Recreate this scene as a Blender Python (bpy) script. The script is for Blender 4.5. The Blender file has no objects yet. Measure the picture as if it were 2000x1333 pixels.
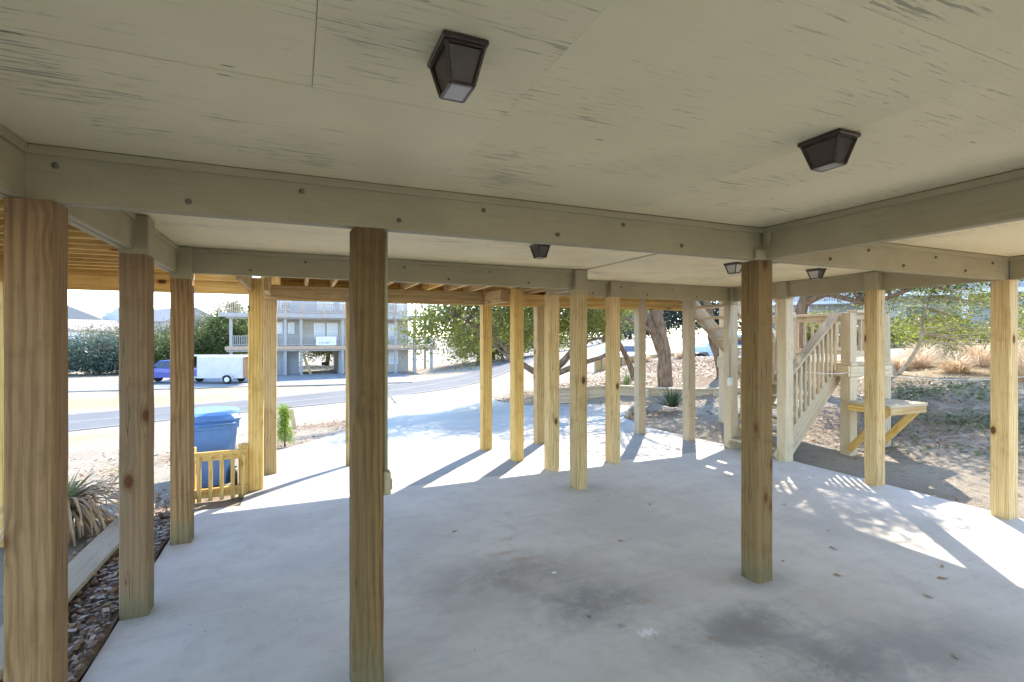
import bpy, math, random
import numpy as np
from mathutils import Vector, Matrix, noise as mnoise

R = math.radians
rng = np.random.default_rng(11)
random.seed(5)
scene = bpy.context.scene
col = scene.collection

# ------------------------------------------------------------------ camera
# world axes: +x runs along the front of the house, +y runs out to the street
EYE = 1.62
YAW = math.atan2(0.3934, 0.9193)          # view turned right of +y
cam_d = bpy.data.cameras.new("camera")
cam = bpy.data.objects.new("camera", cam_d)
col.objects.link(cam)
cam.location = (0, 0, EYE)
cam.rotation_euler = (R(90), 0, -YAW)
cam_d.sensor_width = 36.0
cam_d.lens = 36.0 * 982.0 / 2000.0
cam_d.shift_y = -(656.0 - 666.5) / 2000.0 * -1.0
cam_d.clip_start = 0.05
cam_d.clip_end = 3000
scene.camera = cam

# ------------------------------------------------------------------ sky + sun
SUN_EL = R(42)
sun_dir = Vector((0.675 * math.cos(SUN_EL), 0.738 * math.cos(SUN_EL), math.sin(SUN_EL))).normalized()
world = bpy.data.worlds.new("World")
scene.world = world
world.use_nodes = True
wn = world.node_tree
bg = wn.nodes["Background"]
sky = wn.nodes.new("ShaderNodeTexSky")
sky.sky_type = 'NISHITA'
sky.sun_disc = False
sky.sun_elevation = SUN_EL
sky.sun_rotation = math.atan2(sun_dir.x, sun_dir.y)
sky.altitude = 0
sky.air_density = 0.85
sky.dust_density = 0.0
sky.ozone_density = 1.2
wn.links.new(sky.outputs[0], bg.inputs[0])
bg.inputs[1].default_value = 0.15
sl = bpy.data.lights.new("sun", 'SUN')
sl.energy = 2.1
sl.angle = R(0.53)
sl.color = (1.0, 0.92, 0.80)
so = bpy.data.objects.new("sun", sl)
so.rotation_euler = sun_dir.to_track_quat('Z', 'Y').to_euler()
so.location = (20, 20, 30)
col.objects.link(so)

scene.view_settings.view_transform = 'Standard'
scene.view_settings.look = 'None'
scene.view_settings.exposure = 2.55
scene.view_settings.gamma = 1.0
scene.view_settings.use_curve_mapping = False
scene.render.engine = 'CYCLES'
cy = scene.cycles
cy.max_bounces = 8
cy.diffuse_bounces = 4
cy.glossy_bounces = 4
cy.transmission_bounces = 6
cy.transparent_max_bounces = 8
cy.use_denoising = True
cy.use_adaptive_sampling = True
cy.adaptive_threshold = 0.02
cy.sample_clamp_indirect = 10

# ------------------------------------------------------------------ node helpers
def nd(nt, typ, ins=None, **props):
    n = nt.nodes.new(typ)
    for k, v in props.items():
        setattr(n, k, v)
    for k, v in (ins or {}).items():
        s = n.inputs[k]
        if isinstance(v, bpy.types.NodeSocket):
            nt.links.new(v, s)
        else:
            s.default_value = v
    return n

def c4(c):
    return (c[0], c[1], c[2], 1.0)

def base_mat(name, rough=0.8, spec=0.3, color=(.5, .5, .5), metal=0.0):
    m = bpy.data.materials.new(name)
    m.use_nodes = True
    nt = m.node_tree
    b = nt.nodes["Principled BSDF"]
    b.inputs["Base Color"].default_value = c4(color)
    b.inputs["Roughness"].default_value = rough
    b.inputs["Specular IOR Level"].default_value = spec
    b.inputs["Metallic"].default_value = metal
    return m, nt, b

def objcoord(nt, rand=True, scale=(1, 1, 1)):
    tc = nd(nt, "ShaderNodeTexCoord")
    mp = nd(nt, "ShaderNodeMapping", {"Vector": tc.outputs["Object"], "Scale": scale})
    if rand:
        oi = nd(nt, "ShaderNodeObjectInfo")
        ml = nd(nt, "ShaderNodeVectorMath", {0: (37.0, 91.0, 13.0)}, operation='SCALE')
        nt.links.new(oi.outputs["Random"], ml.inputs["Scale"])
        nt.links.new(ml.outputs[0], mp.inputs["Location"])
    return mp.outputs[0]

def mixc(nt, fac, a, b, blend='MIX'):
    n = nd(nt, "ShaderNodeMix", data_type='RGBA', blend_type=blend)
    for s, v in ((n.inputs[0], fac), (n.inputs[6], a), (n.inputs[7], b)):
        if isinstance(v, bpy.types.NodeSocket):
            nt.links.new(v, s)
        else:
            s.default_value = v if not isinstance(v, tuple) else (c4(v) if len(v) == 3 else v)
    return n.outputs[2]

def ramp(nt, fac, lo, hi, a=0.0, b=1.0):
    n = nd(nt, "ShaderNodeMapRange", {"Value": fac, "From Min": lo, "From Max": hi, "To Min": a, "To Max": b})
    n.interpolation_type = 'SMOOTHSTEP'
    return n.outputs[0]

def math_n(nt, op, a, b=0.0):
    n = nd(nt, "ShaderNodeMath", operation=op)
    for s, v in ((n.inputs[0], a), (n.inputs[1], b)):
        if isinstance(v, bpy.types.NodeSocket):
            nt.links.new(v, s)
        else:
            s.default_value = v
    return n.outputs[0]

def bump(nt, b, h, strength=0.3, dist=0.01):
    n = nd(nt, "ShaderNodeBump", {"Height": h, "Strength": strength, "Distance": dist})
    nt.links.new(n.outputs[0], b.inputs["Normal"])

def noise_n(nt, vec, scale, detail=4, rough=.6, dist=0.0):
    return nd(nt, "ShaderNodeTexNoise", {"Vector": vec, "Scale": scale, "Detail": detail, "Roughness": rough, "Distortion": dist})

def mat_noise(name, a, b, scale=8, rough=.8, spec=.25, detail=5, bumpy=.15, stretch=(1, 1, 1), rand=True):
    m, nt, bs = base_mat(name, rough, spec)
    v = objcoord(nt, rand, stretch)
    n = noise_n(nt, v, scale, detail)
    nt.links.new(mixc(nt, ramp(nt, n.outputs[0], .3, .7), a, b), bs.inputs["Base Color"])
    if bumpy:
        bump(nt, bs, n.outputs[0], bumpy, .01)
    return m

def mat_wood(name, pale, dark, axis='Z', rings=15, knots=True, knotc=(.10, .038, .014), grey=None, algae=False, contrast=1.0, rough=.78):
    """solid sawn pine: growth rings round a pith outside the section, knots, streaks, weathering"""
    m, nt, bs = base_mat(name, rough, .2)
    v = objcoord(nt, True)
    ax = 'XYZ'.index(axis)
    s = [1, 1, 1]; s[ax] = .07
    st = nd(nt, "ShaderNodeMapping", {"Vector": v, "Scale": tuple(s)})
    # knots (elongated cells)
    ks = [5.4, 5.4, 5.4]; ks[ax] = 2.9
    kv = nd(nt, "ShaderNodeMapping", {"Vector": v, "Scale": tuple(ks)})
    vo = nd(nt, "ShaderNodeTexVoronoi", {"Vector": kv.outputs[0], "Scale": 1.0, "Randomness": 1.0})
    kd = vo.outputs["Distance"]
    warp = ramp(nt, kd, .05, .38, 1.0, 0.0)
    slow = noise_n(nt, st.outputs[0], 3.0, 3, .5)
    off = nd(nt, "ShaderNodeVectorMath", {0: slow.outputs["Color"], 1: (.07, .07, .07)}, operation='MULTIPLY')
    p = nd(nt, "ShaderNodeVectorMath", {0: st.outputs[0], 1: off.outputs[0]}, operation='ADD')
    wv = nd(nt, "ShaderNodeTexWave", {"Vector": p.outputs[0], "Scale": float(rings) * 1.55, "Distortion": 1.7, "Detail": 4.0, "Detail Scale": 2.2}, wave_type='RINGS', rings_direction=axis, wave_profile='SIN')
    ph = math_n(nt, 'MULTIPLY', warp, 5.0 if knots else 0.0)
    nt.links.new(ph, wv.inputs["Phase Offset"])
    ring = ramp(nt, wv.outputs["Fac"], .25, .95)
    fs = [75, 75, 75]; fs[ax] = 2.6
    fv = nd(nt, "ShaderNodeMapping", {"Vector": v, "Scale": tuple(fs)})
    fine = noise_n(nt, fv.outputs[0], 1.0, 3, .6)
    fac = math_n(nt, 'MULTIPLY', math_n(nt, 'MULTIPLY', ring, ramp(nt, fine.outputs[0], .3, .65, .45, 1.0)), .62 * contrast)
    c = mixc(nt, fac, pale, dark)
    c = mixc(nt, ramp(nt, fine.outputs[0], .42, .74, 0, .6 * contrast), c, dark)
    big = noise_n(nt, st.outputs[0], 1.6, 2)
    if grey:
        c = mixc(nt, ramp(nt, big.outputs[0], .35, .65, 0, .75), c, grey)
    if knots:
        kf = ramp(nt, kd, .085, .145, 1.0, 0.0)
        c = mixc(nt, math_n(nt, 'MULTIPLY', ramp(nt, kd, .10, .26, .6, 0.0), 1.0), c, dark)
        c = mixc(nt, kf, c, knotc)
    crs = [26, 26, 26]; crs[ax] = .55
    cv = nd(nt, "ShaderNodeMapping", {"Vector": v, "Scale": tuple(crs)})
    cr = noise_n(nt, cv.outputs[0], 1.0, 2, .5, .4)
    crack = ramp(nt, math_n(nt, 'ABSOLUTE', math_n(nt, 'SUBTRACT', cr.outputs[0], .5)), .0, .012, 1, 0)
    gate = ramp(nt, big.outputs[0], .5, .6)
    c = mixc(nt, math_n(nt, 'MULTIPLY', math_n(nt, 'MULTIPLY', crack, gate), .7), c, tuple(x * .3 for x in dark))
    blot = noise_n(nt, v, 6, 4, .65)
    c = mixc(nt, ramp(nt, blot.outputs[0], .5, .75, 0, .4), c, tuple(x * .8 for x in dark))
    if algae:
        tc = nd(nt, "ShaderNodeTexCoord")
        sx = nd(nt, "ShaderNodeSeparateXYZ", {0: tc.outputs["Object"]})
        an = noise_n(nt, v, 9, 4)
        h = math_n(nt, 'ADD', sx.outputs[2], math_n(nt, 'MULTIPLY', an.outputs[0], -.35))
        c = mixc(nt, ramp(nt, h, -.14, .08, .5, 0), c, (.13, .135, .075))
    oi = nd(nt, "ShaderNodeObjectInfo")
    hv = nd(nt, "ShaderNodeHueSaturation", {"Hue": .5, "Saturation": 1.0, "Color": c})
    nt.links.new(ramp(nt, oi.outputs["Random"], 0, 1, .85, 1.15), hv.inputs["Value"])
    nt.links.new(hv.outputs[0], bs.inputs["Base Color"])
    bump(nt, bs, math_n(nt, 'ADD', ring, fine.outputs[0]), .25, .004)
    return m

M = {}
for a in 'XYZ':
    M['new' + a] = mat_wood('new_pine_' + a, (.72, .50, .185), (.48, .26, .062), a, 17)
    M['pale' + a] = mat_wood('pale_pine_' + a, (.57, .43, .225), (.35, .21, .073), a, 17)
    M['grey' + a] = mat_wood('weathered_pine_' + a, (.55, .455, .32), (.38, .285, .175), a, 22, knots=False, contrast=.8)
    M['old' + a] = mat_wood('aged_pine_' + a, (.34, .20, .066), (.125, .06, .016), a, 16, grey=(.20, .135, .062), contrast=1.15, algae=(a == 'Z'))
M['post_dark'] = mat_wood('dark_aged_post', (.235, .135, .046), (.075, .038, .011), 'Z', 15, grey=(.135, .092, .042), contrast=1.2, algae=True)
M['post_brown'] = mat_wood('brown_aged_post', (.29, .175, .08), (.13, .07, .027), 'Z', 17, grey=(.215, .15, .095), contrast=1.15, algae=True)

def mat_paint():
    m, nt, b = base_mat('shaded_olive_beige_paint', .62, .3)
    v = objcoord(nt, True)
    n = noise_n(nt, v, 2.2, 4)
    c = mixc(nt, ramp(nt, n.outputs[0], .3, .7), (.37, .315, .19), (.32, .27, .16))  # beam shade put into the colour, kept darker than the soffit's paint
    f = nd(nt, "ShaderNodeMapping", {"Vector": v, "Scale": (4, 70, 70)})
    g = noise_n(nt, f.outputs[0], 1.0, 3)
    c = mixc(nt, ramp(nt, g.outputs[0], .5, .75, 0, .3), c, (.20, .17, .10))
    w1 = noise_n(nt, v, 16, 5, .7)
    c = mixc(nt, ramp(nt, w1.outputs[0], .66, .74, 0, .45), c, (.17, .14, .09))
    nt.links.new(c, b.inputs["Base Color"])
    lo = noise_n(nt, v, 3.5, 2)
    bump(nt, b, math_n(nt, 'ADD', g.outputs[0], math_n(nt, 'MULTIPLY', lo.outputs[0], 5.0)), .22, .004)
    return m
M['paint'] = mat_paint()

def mat_ply():
    """painted plywood soffit with dark worn streaks along the face grain"""
    m, nt, b = base_mat('painted_plywood', .6, .28)
    v = objcoord(nt, True)
    n = noise_n(nt, v, 1.3, 4)
    c = mixc(nt, ramp(nt, n.outputs[0], .3, .7), (.82, .70, .44), (.76, .645, .395))
    f = nd(nt, "ShaderNodeMapping", {"Vector": v, "Scale": (5.5, 105, 105)})
    g = noise_n(nt, f.outputs[0], 1.0, 6, .7, .3)
    zone = noise_n(nt, v, 2.1, 3, .6)
    thr = math_n(nt, 'ADD', g.outputs[0], math_n(nt, 'MULTIPLY', zone.outputs[0], .55))
    c = mixc(nt, ramp(nt, thr, .865, .97, 0, .62), c, (.16, .14, .10))
    fl = nd(nt, "ShaderNodeMapping", {"Vector": v, "Scale": (11, 46, 46)})
    vo = nd(nt, "ShaderNodeTexVoronoi", {"Vector": fl.outputs[0], "Scale": .42})
    vr = nd(nt, "ShaderNodeSeparateColor", {0: vo.outputs["Color"]})
    spot = math_n(nt, 'MULTIPLY', ramp(nt, vo.outputs["Distance"], .05, .11, 1, 0), ramp(nt, vr.outputs[0], .80, .84))
    c = mixc(nt, math_n(nt, 'MULTIPLY', spot, .7), c, (.13, .11, .08))
    st2 = noise_n(nt, v, .7, 3, .6)
    c = mixc(nt, ramp(nt, st2.outputs[0], .42, .7, 0, .28), c, (.42, .37, .24))
    c = mixc(nt, ramp(nt, g.outputs[0], .5, .8, 0, .16), c, (.36, .31, .19))
    nt.links.new(c, b.inputs["Base Color"])
    lo = noise_n(nt, v, 2.4, 2)
    bump(nt, b, math_n(nt, 'ADD', g.outputs[0], math_n(nt, 'MULTIPLY', lo.outputs[0], 7.0)), .22, .004)
    return m
M['ply'] = mat_ply()

def mat_concrete(name, a, b_, stains=(), brush=True):
    m, nt, b = base_mat(name, .72, .32)
    tc = nd(nt, "ShaderNodeTexCoord")
    v = tc.outputs["Object"]
    n1 = noise_n(nt, v, .9, 6, .6)
    n2 = noise_n(nt, v, 7, 6, .65)
    c = mixc(nt, ramp(nt, n1.outputs[0], .32, .68), a, b_)
    c = mixc(nt, ramp(nt, n2.outputs[0], .48, .72, 0, .30), c, tuple(x * .72 for x in a))
    st = nd(nt, "ShaderNodeMapping", {"Vector": v, "Scale": (1.2, 26, 1), "Rotation": (0, 0, R(-4))})
    n3 = noise_n(nt, st.outputs[0], 1.0, 5, .65)
    c = mixc(nt, ramp(nt, n3.outputs[0], .50, .76, 0, .26), c, tuple(x * .6 for x in a))
    fine = noise_n(nt, v, 160, 3, .7)
    c = mixc(nt, ramp(nt, fine.outputs[0], .3, .7, 0, .16), c, tuple(x * .62 for x in a))
    n4 = noise_n(nt, v, 34, 4, .7)
    mott = noise_n(nt, v, 3.2, 8, .74, .4)
    c = mixc(nt, ramp(nt, mott.outputs[0], .5, .68, 0, .25), c, tuple(x * .66 for x in a))
    pits = nd(nt, 'ShaderNodeTexVoronoi', {'Vector': v, 'Scale': 13.0})
    pc = nd(nt, 'ShaderNodeSeparateColor', {0: pits.outputs['Color']})
    c = mixc(nt, math_n(nt, 'MULTIPLY', ramp(nt, pits.outputs['Distance'], .04, .13, .6, 0), ramp(nt, pc.outputs[0], .86, .88)), c, (.22, .19, .16))
    for (sx, sy, rx, ry, colr, k) in stains:
        mp = nd(nt, "ShaderNodeVectorMath", {0: v, 1: (sx, sy, 0)}, operation='SUBTRACT')
        wz = nd(nt, "ShaderNodeVectorMath", {0: (n2 if rx > .2 else n4).outputs["Color"], 1: (.5, .5, .5)}, operation='SUBTRACT')
        wz2 = nd(nt, "ShaderNodeVectorMath", {0: wz.outputs[0], 1: ((min(rx, .3), min(ry, .3), 0) if rx > .2 else (rx * 3.2, ry * 3.2, 0))}, operation='MULTIPLY')
        ad = nd(nt, "ShaderNodeVectorMath", {0: mp.outputs[0], 1: wz2.outputs[0]}, operation='ADD')
        dv = nd(nt, "ShaderNodeVectorMath", {0: ad.outputs[0], 1: (1 / rx, 1 / ry, 0)}, operation='MULTIPLY')
        ln = nd(nt, "ShaderNodeVectorMath", {0: dv.outputs[0]}, operation='LENGTH')
        soft = .25 if k < .75 else .8
        c = mixc(nt, math_n(nt, 'MULTIPLY', ramp(nt, ln.outputs["Value"], soft if rx < .2 else .0, 1.0, k, 0), ramp(nt, mott.outputs[0], .32, .56, .5, 1.25)), c, colr)
    nt.links.new(c, b.inputs["Base Color"])
    h = math_n(nt, 'ADD', fine.outputs[0], math_n(nt, 'MULTIPLY', n3.outputs[0], 1.5))
    bump(nt, b, h, .16, .004)
    return m

M['slab'] = mat_concrete('carport_concrete', (.57, .515, .445), (.71, .645, .565), [
    (1.65, 2.62, .75, .42, (.20, .185, .165), .62), (2.3, 2.05, .9, .36, (.20, .185, .165), .65), (2.45, 1.65, .8, .45, (.19, .18, .165), .65),
    (1.32, 3.1, 1.0, .5, (.27, .23, .185), .6), (3.1, 1.5, 1.0, .5, (.27, .26, .245), .55),
    (1.42, 3.47, .22, .06, (.42, .25, .17), .6), (1.52, 3.32, .16, .05, (.44, .27, .19), .55), (1.55, 3.70, .10, .05, (.46, .30, .18), .5), (1.75, 2.85, .05, .04, (.42, .27, .17), .6), (1.95, 2.5, .07, .04, (.42, .28, .18), .5),
    (2.76, 4.62, .42, .26, (.33, .31, .28), .55), (2.85, 2.42, .42, .24, (.33, .31, .27), .55), (.35, 2.45, .3, .22, (.42, .40, .36), .4), (-.78, 3.55, .2, .22, (.42, .41, .36), .45),
    (1.757, 2.23, .075, .05, (.80, .77, .73), .7), (1.66, 2.34, .05, .03, (.26, .25, .24), .6), (1.55, 2.49, .022, .02, (.14, .14, .14), .7), (1.62, 3.05, .022, .016, (.8, .8, .78), .85), (2.05, 2.05, .05, .03, (.35, .25, .18), .6),
    (2.9, 3.3, .9, .16, (.50, .45, .38), .4), (4.0, 3.0, .8, .12, (.48, .46, .43), .4), (.3, 3.9, 1.0, .3, (.50, .49, .48), .35)])
M['drive'] = mat_concrete('driveway_concrete', (.37, .355, .325), (.44, .425, .39))
M['ndrive'] = mat_concrete('neighbour_concrete', (.25, .25, .25), (.31, .31, .305))

def mat_asphalt():
    m, nt, b = base_mat('pale_worn_asphalt', .85, .25)
    tc = nd(nt, "ShaderNodeTexCoord")
    n = noise_n(nt, tc.outputs["Object"], .5, 5)
    f = noise_n(nt, tc.outputs["Object"], 60, 3)
    c = mixc(nt, ramp(nt, n.outputs[0], .3, .7), (.135, .133, .13), (.165, .162, .155))
    c = mixc(nt, ramp(nt, f.outputs[0], .4, .7, 0, .3), c, (.11, .11, .11))
    nt.links.new(c, b.inputs["Base Color"])
    return m
M['asphalt'] = mat_asphalt()
M['line'] = mat_noise('worn_road_line', (.46, .45, .38), (.34, .33, .28), 3, bumpy=0)

def mat_ground():
    m, nt, b = base_mat('sandy_ground', .95, .1)
    tc = nd(nt, "ShaderNodeTexCoord")
    v = tc.outputs["Object"]
    at = nd(nt, "ShaderNodeAttribute", attribute_name="litter")
    gt = nd(nt, "ShaderNodeAttribute", attribute_name="grass")
    n1 = noise_n(nt, v, .8, 5)
    n2 = noise_n(nt, v, 9, 6, .7)
    n3 = noise_n(nt, v, 45, 4, .7)
    c = mixc(nt, ramp(nt, n1.outputs[0], .3, .7), (.41, .355, .275), (.345, .29, .22))
    c = mixc(nt, ramp(nt, n2.outputs[0], .52, .70, 0, .55), c, (.20, .15, .10))
    lf = math_n(nt, 'ADD', n2.outputs[0], math_n(nt, 'MULTIPLY', at.outputs["Fac"], .42))
    lc = mixc(nt, ramp(nt, n3.outputs[0], .35, .65), (.13, .082, .048), (.36, .27, .185))
    c = mixc(nt, ramp(nt, lf, .68, .84, 0, .85), c, lc)
    gf = math_n(nt, 'ADD', n2.outputs[0], math_n(nt, 'MULTIPLY', gt.outputs["Fac"], .4))
    c = mixc(nt, ramp(nt, gf, .66, .86, 0, .8), c, mixc(nt, ramp(nt, n3.outputs[0], .35, .65), (.34, .25, .12), (.46, .36, .20)))
    nt.links.new(c, b.inputs["Base Color"])
    bump(nt, b, math_n(nt, 'ADD', n3.outputs[0], n2.outputs[0]), .8, .05)
    return m
M['ground'] = mat_ground()

def mat_leaf(name, a, b_, trans=.45, dead=None):
    m, nt, b = base_mat(name, .5, .35)
    g = nd(nt, "ShaderNodeNewGeometry")
    r = g.outputs["Random Per Island"]
    c = mixc(nt, r, a, b_)
    if dead:
        c = mixc(nt, ramp(nt, r, .86, .9), c, dead)
    nt.links.new(c, b.inputs["Base Color"])
    t = nd(nt, "ShaderNodeBsdfTranslucent")
    hs = nd(nt, "ShaderNodeHueSaturation", {"Hue": .48, "Saturation": 1.1, "Value": 1.5, "Color": c})
    nt.links.new(hs.outputs[0], t.inputs[0])
    mx = nd(nt, "ShaderNodeMixShader", {0: trans})
    nt.links.new(b.outputs[0], mx.inputs[1])
    nt.links.new(t.outputs[0], mx.inputs[2])
    nt.links.new(mx.outputs[0], nt.nodes["Material Output"].inputs[0])
    return m
M['oakleaf'] = mat_leaf('live_oak_leaf', (.055, .085, .025), (.13, .16, .05), .4)
M['oakleaf_y'] = mat_leaf('yellow_green_leaf', (.10, .13, .03), (.20, .22, .06), .5)
M['greyleaf'] = mat_leaf('grey_green_leaf', (.09, .11, .065), (.20, .20, .13), .35, (.30, .25, .16))
M['darkleaf'] = mat_leaf('dark_evergreen_leaf', (.03, .05, .03), (.075, .095, .05), .3)
M['blueleaf'] = mat_leaf('blue_green_needle', (.045, .075, .06), (.10, .135, .105), .3)
M['deadleaf'] = mat_leaf('dry_fallen_leaf', (.20, .11, .05), (.42, .30, .19), .1)
M['straw'] = mat_leaf('dry_dune_grass', (.44, .345, .21), (.66, .55, .38), .35)
M['yucca'] = mat_leaf('yucca_leaf', (.09, .15, .05), (.19, .25, .09), .2)
M['yucca_dk'] = mat_leaf('dark_yucca_leaf', (.05, .085, .045), (.11, .15, .07), .15)
M['frond'] = mat_leaf('dead_yucca_leaf', (.36, .25, .14), (.55, .42, .27), .1)
M['ivy'] = mat_leaf('ground_ivy_leaf', (.09, .115, .055), (.22, .23, .13), .3)
M['pine'] = mat_leaf('pine_needle', (.13, .22, .03), (.25, .34, .06), .4)
M['bark'] = mat_noise('grey_brown_bark', (.13, .085, .055), (.28, .20, .14), 14, .95, .1, 6, .9, (1, 1, .25))
M['barkpale'] = mat_noise('pale_bark', (.30, .24, .17), (.46, .38, .28), 14, .95, .1, 6, .6, (1, 1, .25))
M['bronze'] = mat_noise('aged_bronze', (.022, .013, .008), (.045, .025, .014), 18, .38, .6, 4, .05)
M['lampglass'] = base_mat('frosted_lamp_glass', .25, .5, (.50, .44, .38))[0]
M['lampglass_dk'] = base_mat('smoked_lamp_glass', .22, .6, (.30, .27, .24))[0]
M['steel'] = base_mat('galvanised_steel', .45, .5, (.42, .42, .40), .7)[0]
M['boltm'] = base_mat('painted_bolt', .6, .3, (.16, .14, .09))[0]
M['pvc'] = base_mat('grey_conduit', .5, .4, (.34, .33, .29))[0]
M['plastic_box'] = base_mat('pale_outlet_box', .5, .4, (.62, .61, .55))[0]
def mat_plastic(name, c):
    m, nt, b = base_mat(name, .42, .45)
    v = objcoord(nt)
    n = noise_n(nt, v, 5, 4)
    nt.links.new(mixc(nt, ramp(nt, n.outputs[0], .3, .75), c, tuple(min(1, x * 1.25 + .015) for x in c)), b.inputs["Base Color"])
    return m
M['binblue'] = mat_plastic('blue_bin_plastic', (.075, .20, .52))
M['bingreen'] = mat_plastic('green_bin_plastic', (.05, .24, .14))
M['black'] = base_mat('black_plastic', .5, .4, (.02, .02, .022))[0]
M['rubber'] = base_mat('tyre_rubber', .85, .2, (.03, .03, .03))[0]
M['rope'] = mat_noise('white_rope', (.68, .66, .60), (.58, .55, .48), 60, bumpy=0)
def mat_siding(name, c, vertical=False, pitch=.18):
    m, nt, b = base_mat(name, .75, .2)
    v = objcoord(nt, False)
    n = noise_n(nt, v, 1.5, 4)
    cc = mixc(nt, ramp(nt, n.outputs[0], .3, .7), c, tuple(x * .88 for x in c))
    wv = nd(nt, "ShaderNodeTexWave", {"Vector": v, "Scale": math.pi * 2 / 20 / pitch}, wave_type='BANDS', bands_direction='X' if vertical else 'Z', wave_profile='SAW')
    cc = mixc(nt, ramp(nt, wv.outputs["Fac"], .88, .96, 0, .5), cc, tuple(x * .5 for x in c))
    nt.links.new(cc, b.inputs["Base Color"])
    bump(nt, b, wv.outputs["Fac"], .5, .02)
    return m
M['siding'] = mat_siding('grey_lap_siding', (.43, .40, .365))
M['siding_v'] = mat_siding('grey_vertical_siding', (.40, .39, .375), True, .3)
M['siding_b'] = mat_siding('beige_siding', (.50, .44, .36))
M['siding_w'] = mat_siding('white_siding', (.68, .69, .70))
M['siding_bl'] = mat_siding('pale_blue_siding', (.46, .50, .53))
M['white'] = mat_noise('white_paint', (.76, .76, .75), (.68, .68, .67), 4, .5, .4, bumpy=0)
M['greywood'] = mat_noise('grey_painted_timber', (.43, .40, .37), (.36, .335, .31), 5, .7, .2, 4, .1, (1, 1, .2))
M['pinkwood'] = mat_noise('pinkish_rail_timber', (.52, .37, .26), (.45, .31, .21), 5, .7, .2, 4, .1)
M['shingle'] = mat_noise('grey_shingle_roof', (.23, .22, .22), (.32, .31, .31), 9, .9, .1)
M['shingle_b'] = mat_noise('brown_shingle_roof', (.27, .22, .19), (.36, .30, .26), 9, .9, .1)
M['glass'] = base_mat('window_glass', .06, .6, (.20, .24, .27))[0]
M['blind'] = base_mat('window_with_white_blind', .25, .5, (.60, .62, .62))[0]
M['carpaint_b'] = base_mat('blue_truck_paint', .25, .5, (.02, .042, .27))[0]
M['carpaint_s'] = base_mat('pale_blue_car_paint', .25, .5, (.45, .58, .70))[0]
M['carpaint_w'] = base_mat('white_car_paint', .25, .5, (.70, .71, .72))[0]
M['carglass'] = base_mat('car_glass', .05, .6, (.04, .05, .06))[0]
M['trailer'] = mat_noise('white_trailer_panel', (.52, .52, .53), (.46, .46, .47), 2, .4, .4, bumpy=0)
M['chrome'] = base_mat('wheel_metal', .3, .5, (.62, .62, .62), .6)[0]
M['lamp_red'] = base_mat('red_tail_lamp', .3, .5, (.4, .03, .02))[0]
M['lamp_clear'] = base_mat('clear_head_lamp', .15, .5, (.7, .7, .68))[0]
M['ply_in'] = mat_noise('bare_plywood_lining', (.36, .22, .11), (.28, .16, .08), 5)
M['pebble'] = mat_leaf('pebbles', (.075, .045, .03), (.30, .205, .14), 0.0)
M['soil'] = mat_noise('dark_soil', (.16, .11, .07), (.30, .225, .15), 12, .95, .1, 6, .6, rand=False)
M['grillm'] = base_mat('black_enamel', .3, .5, (.018, .02, .03))[0]

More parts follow.
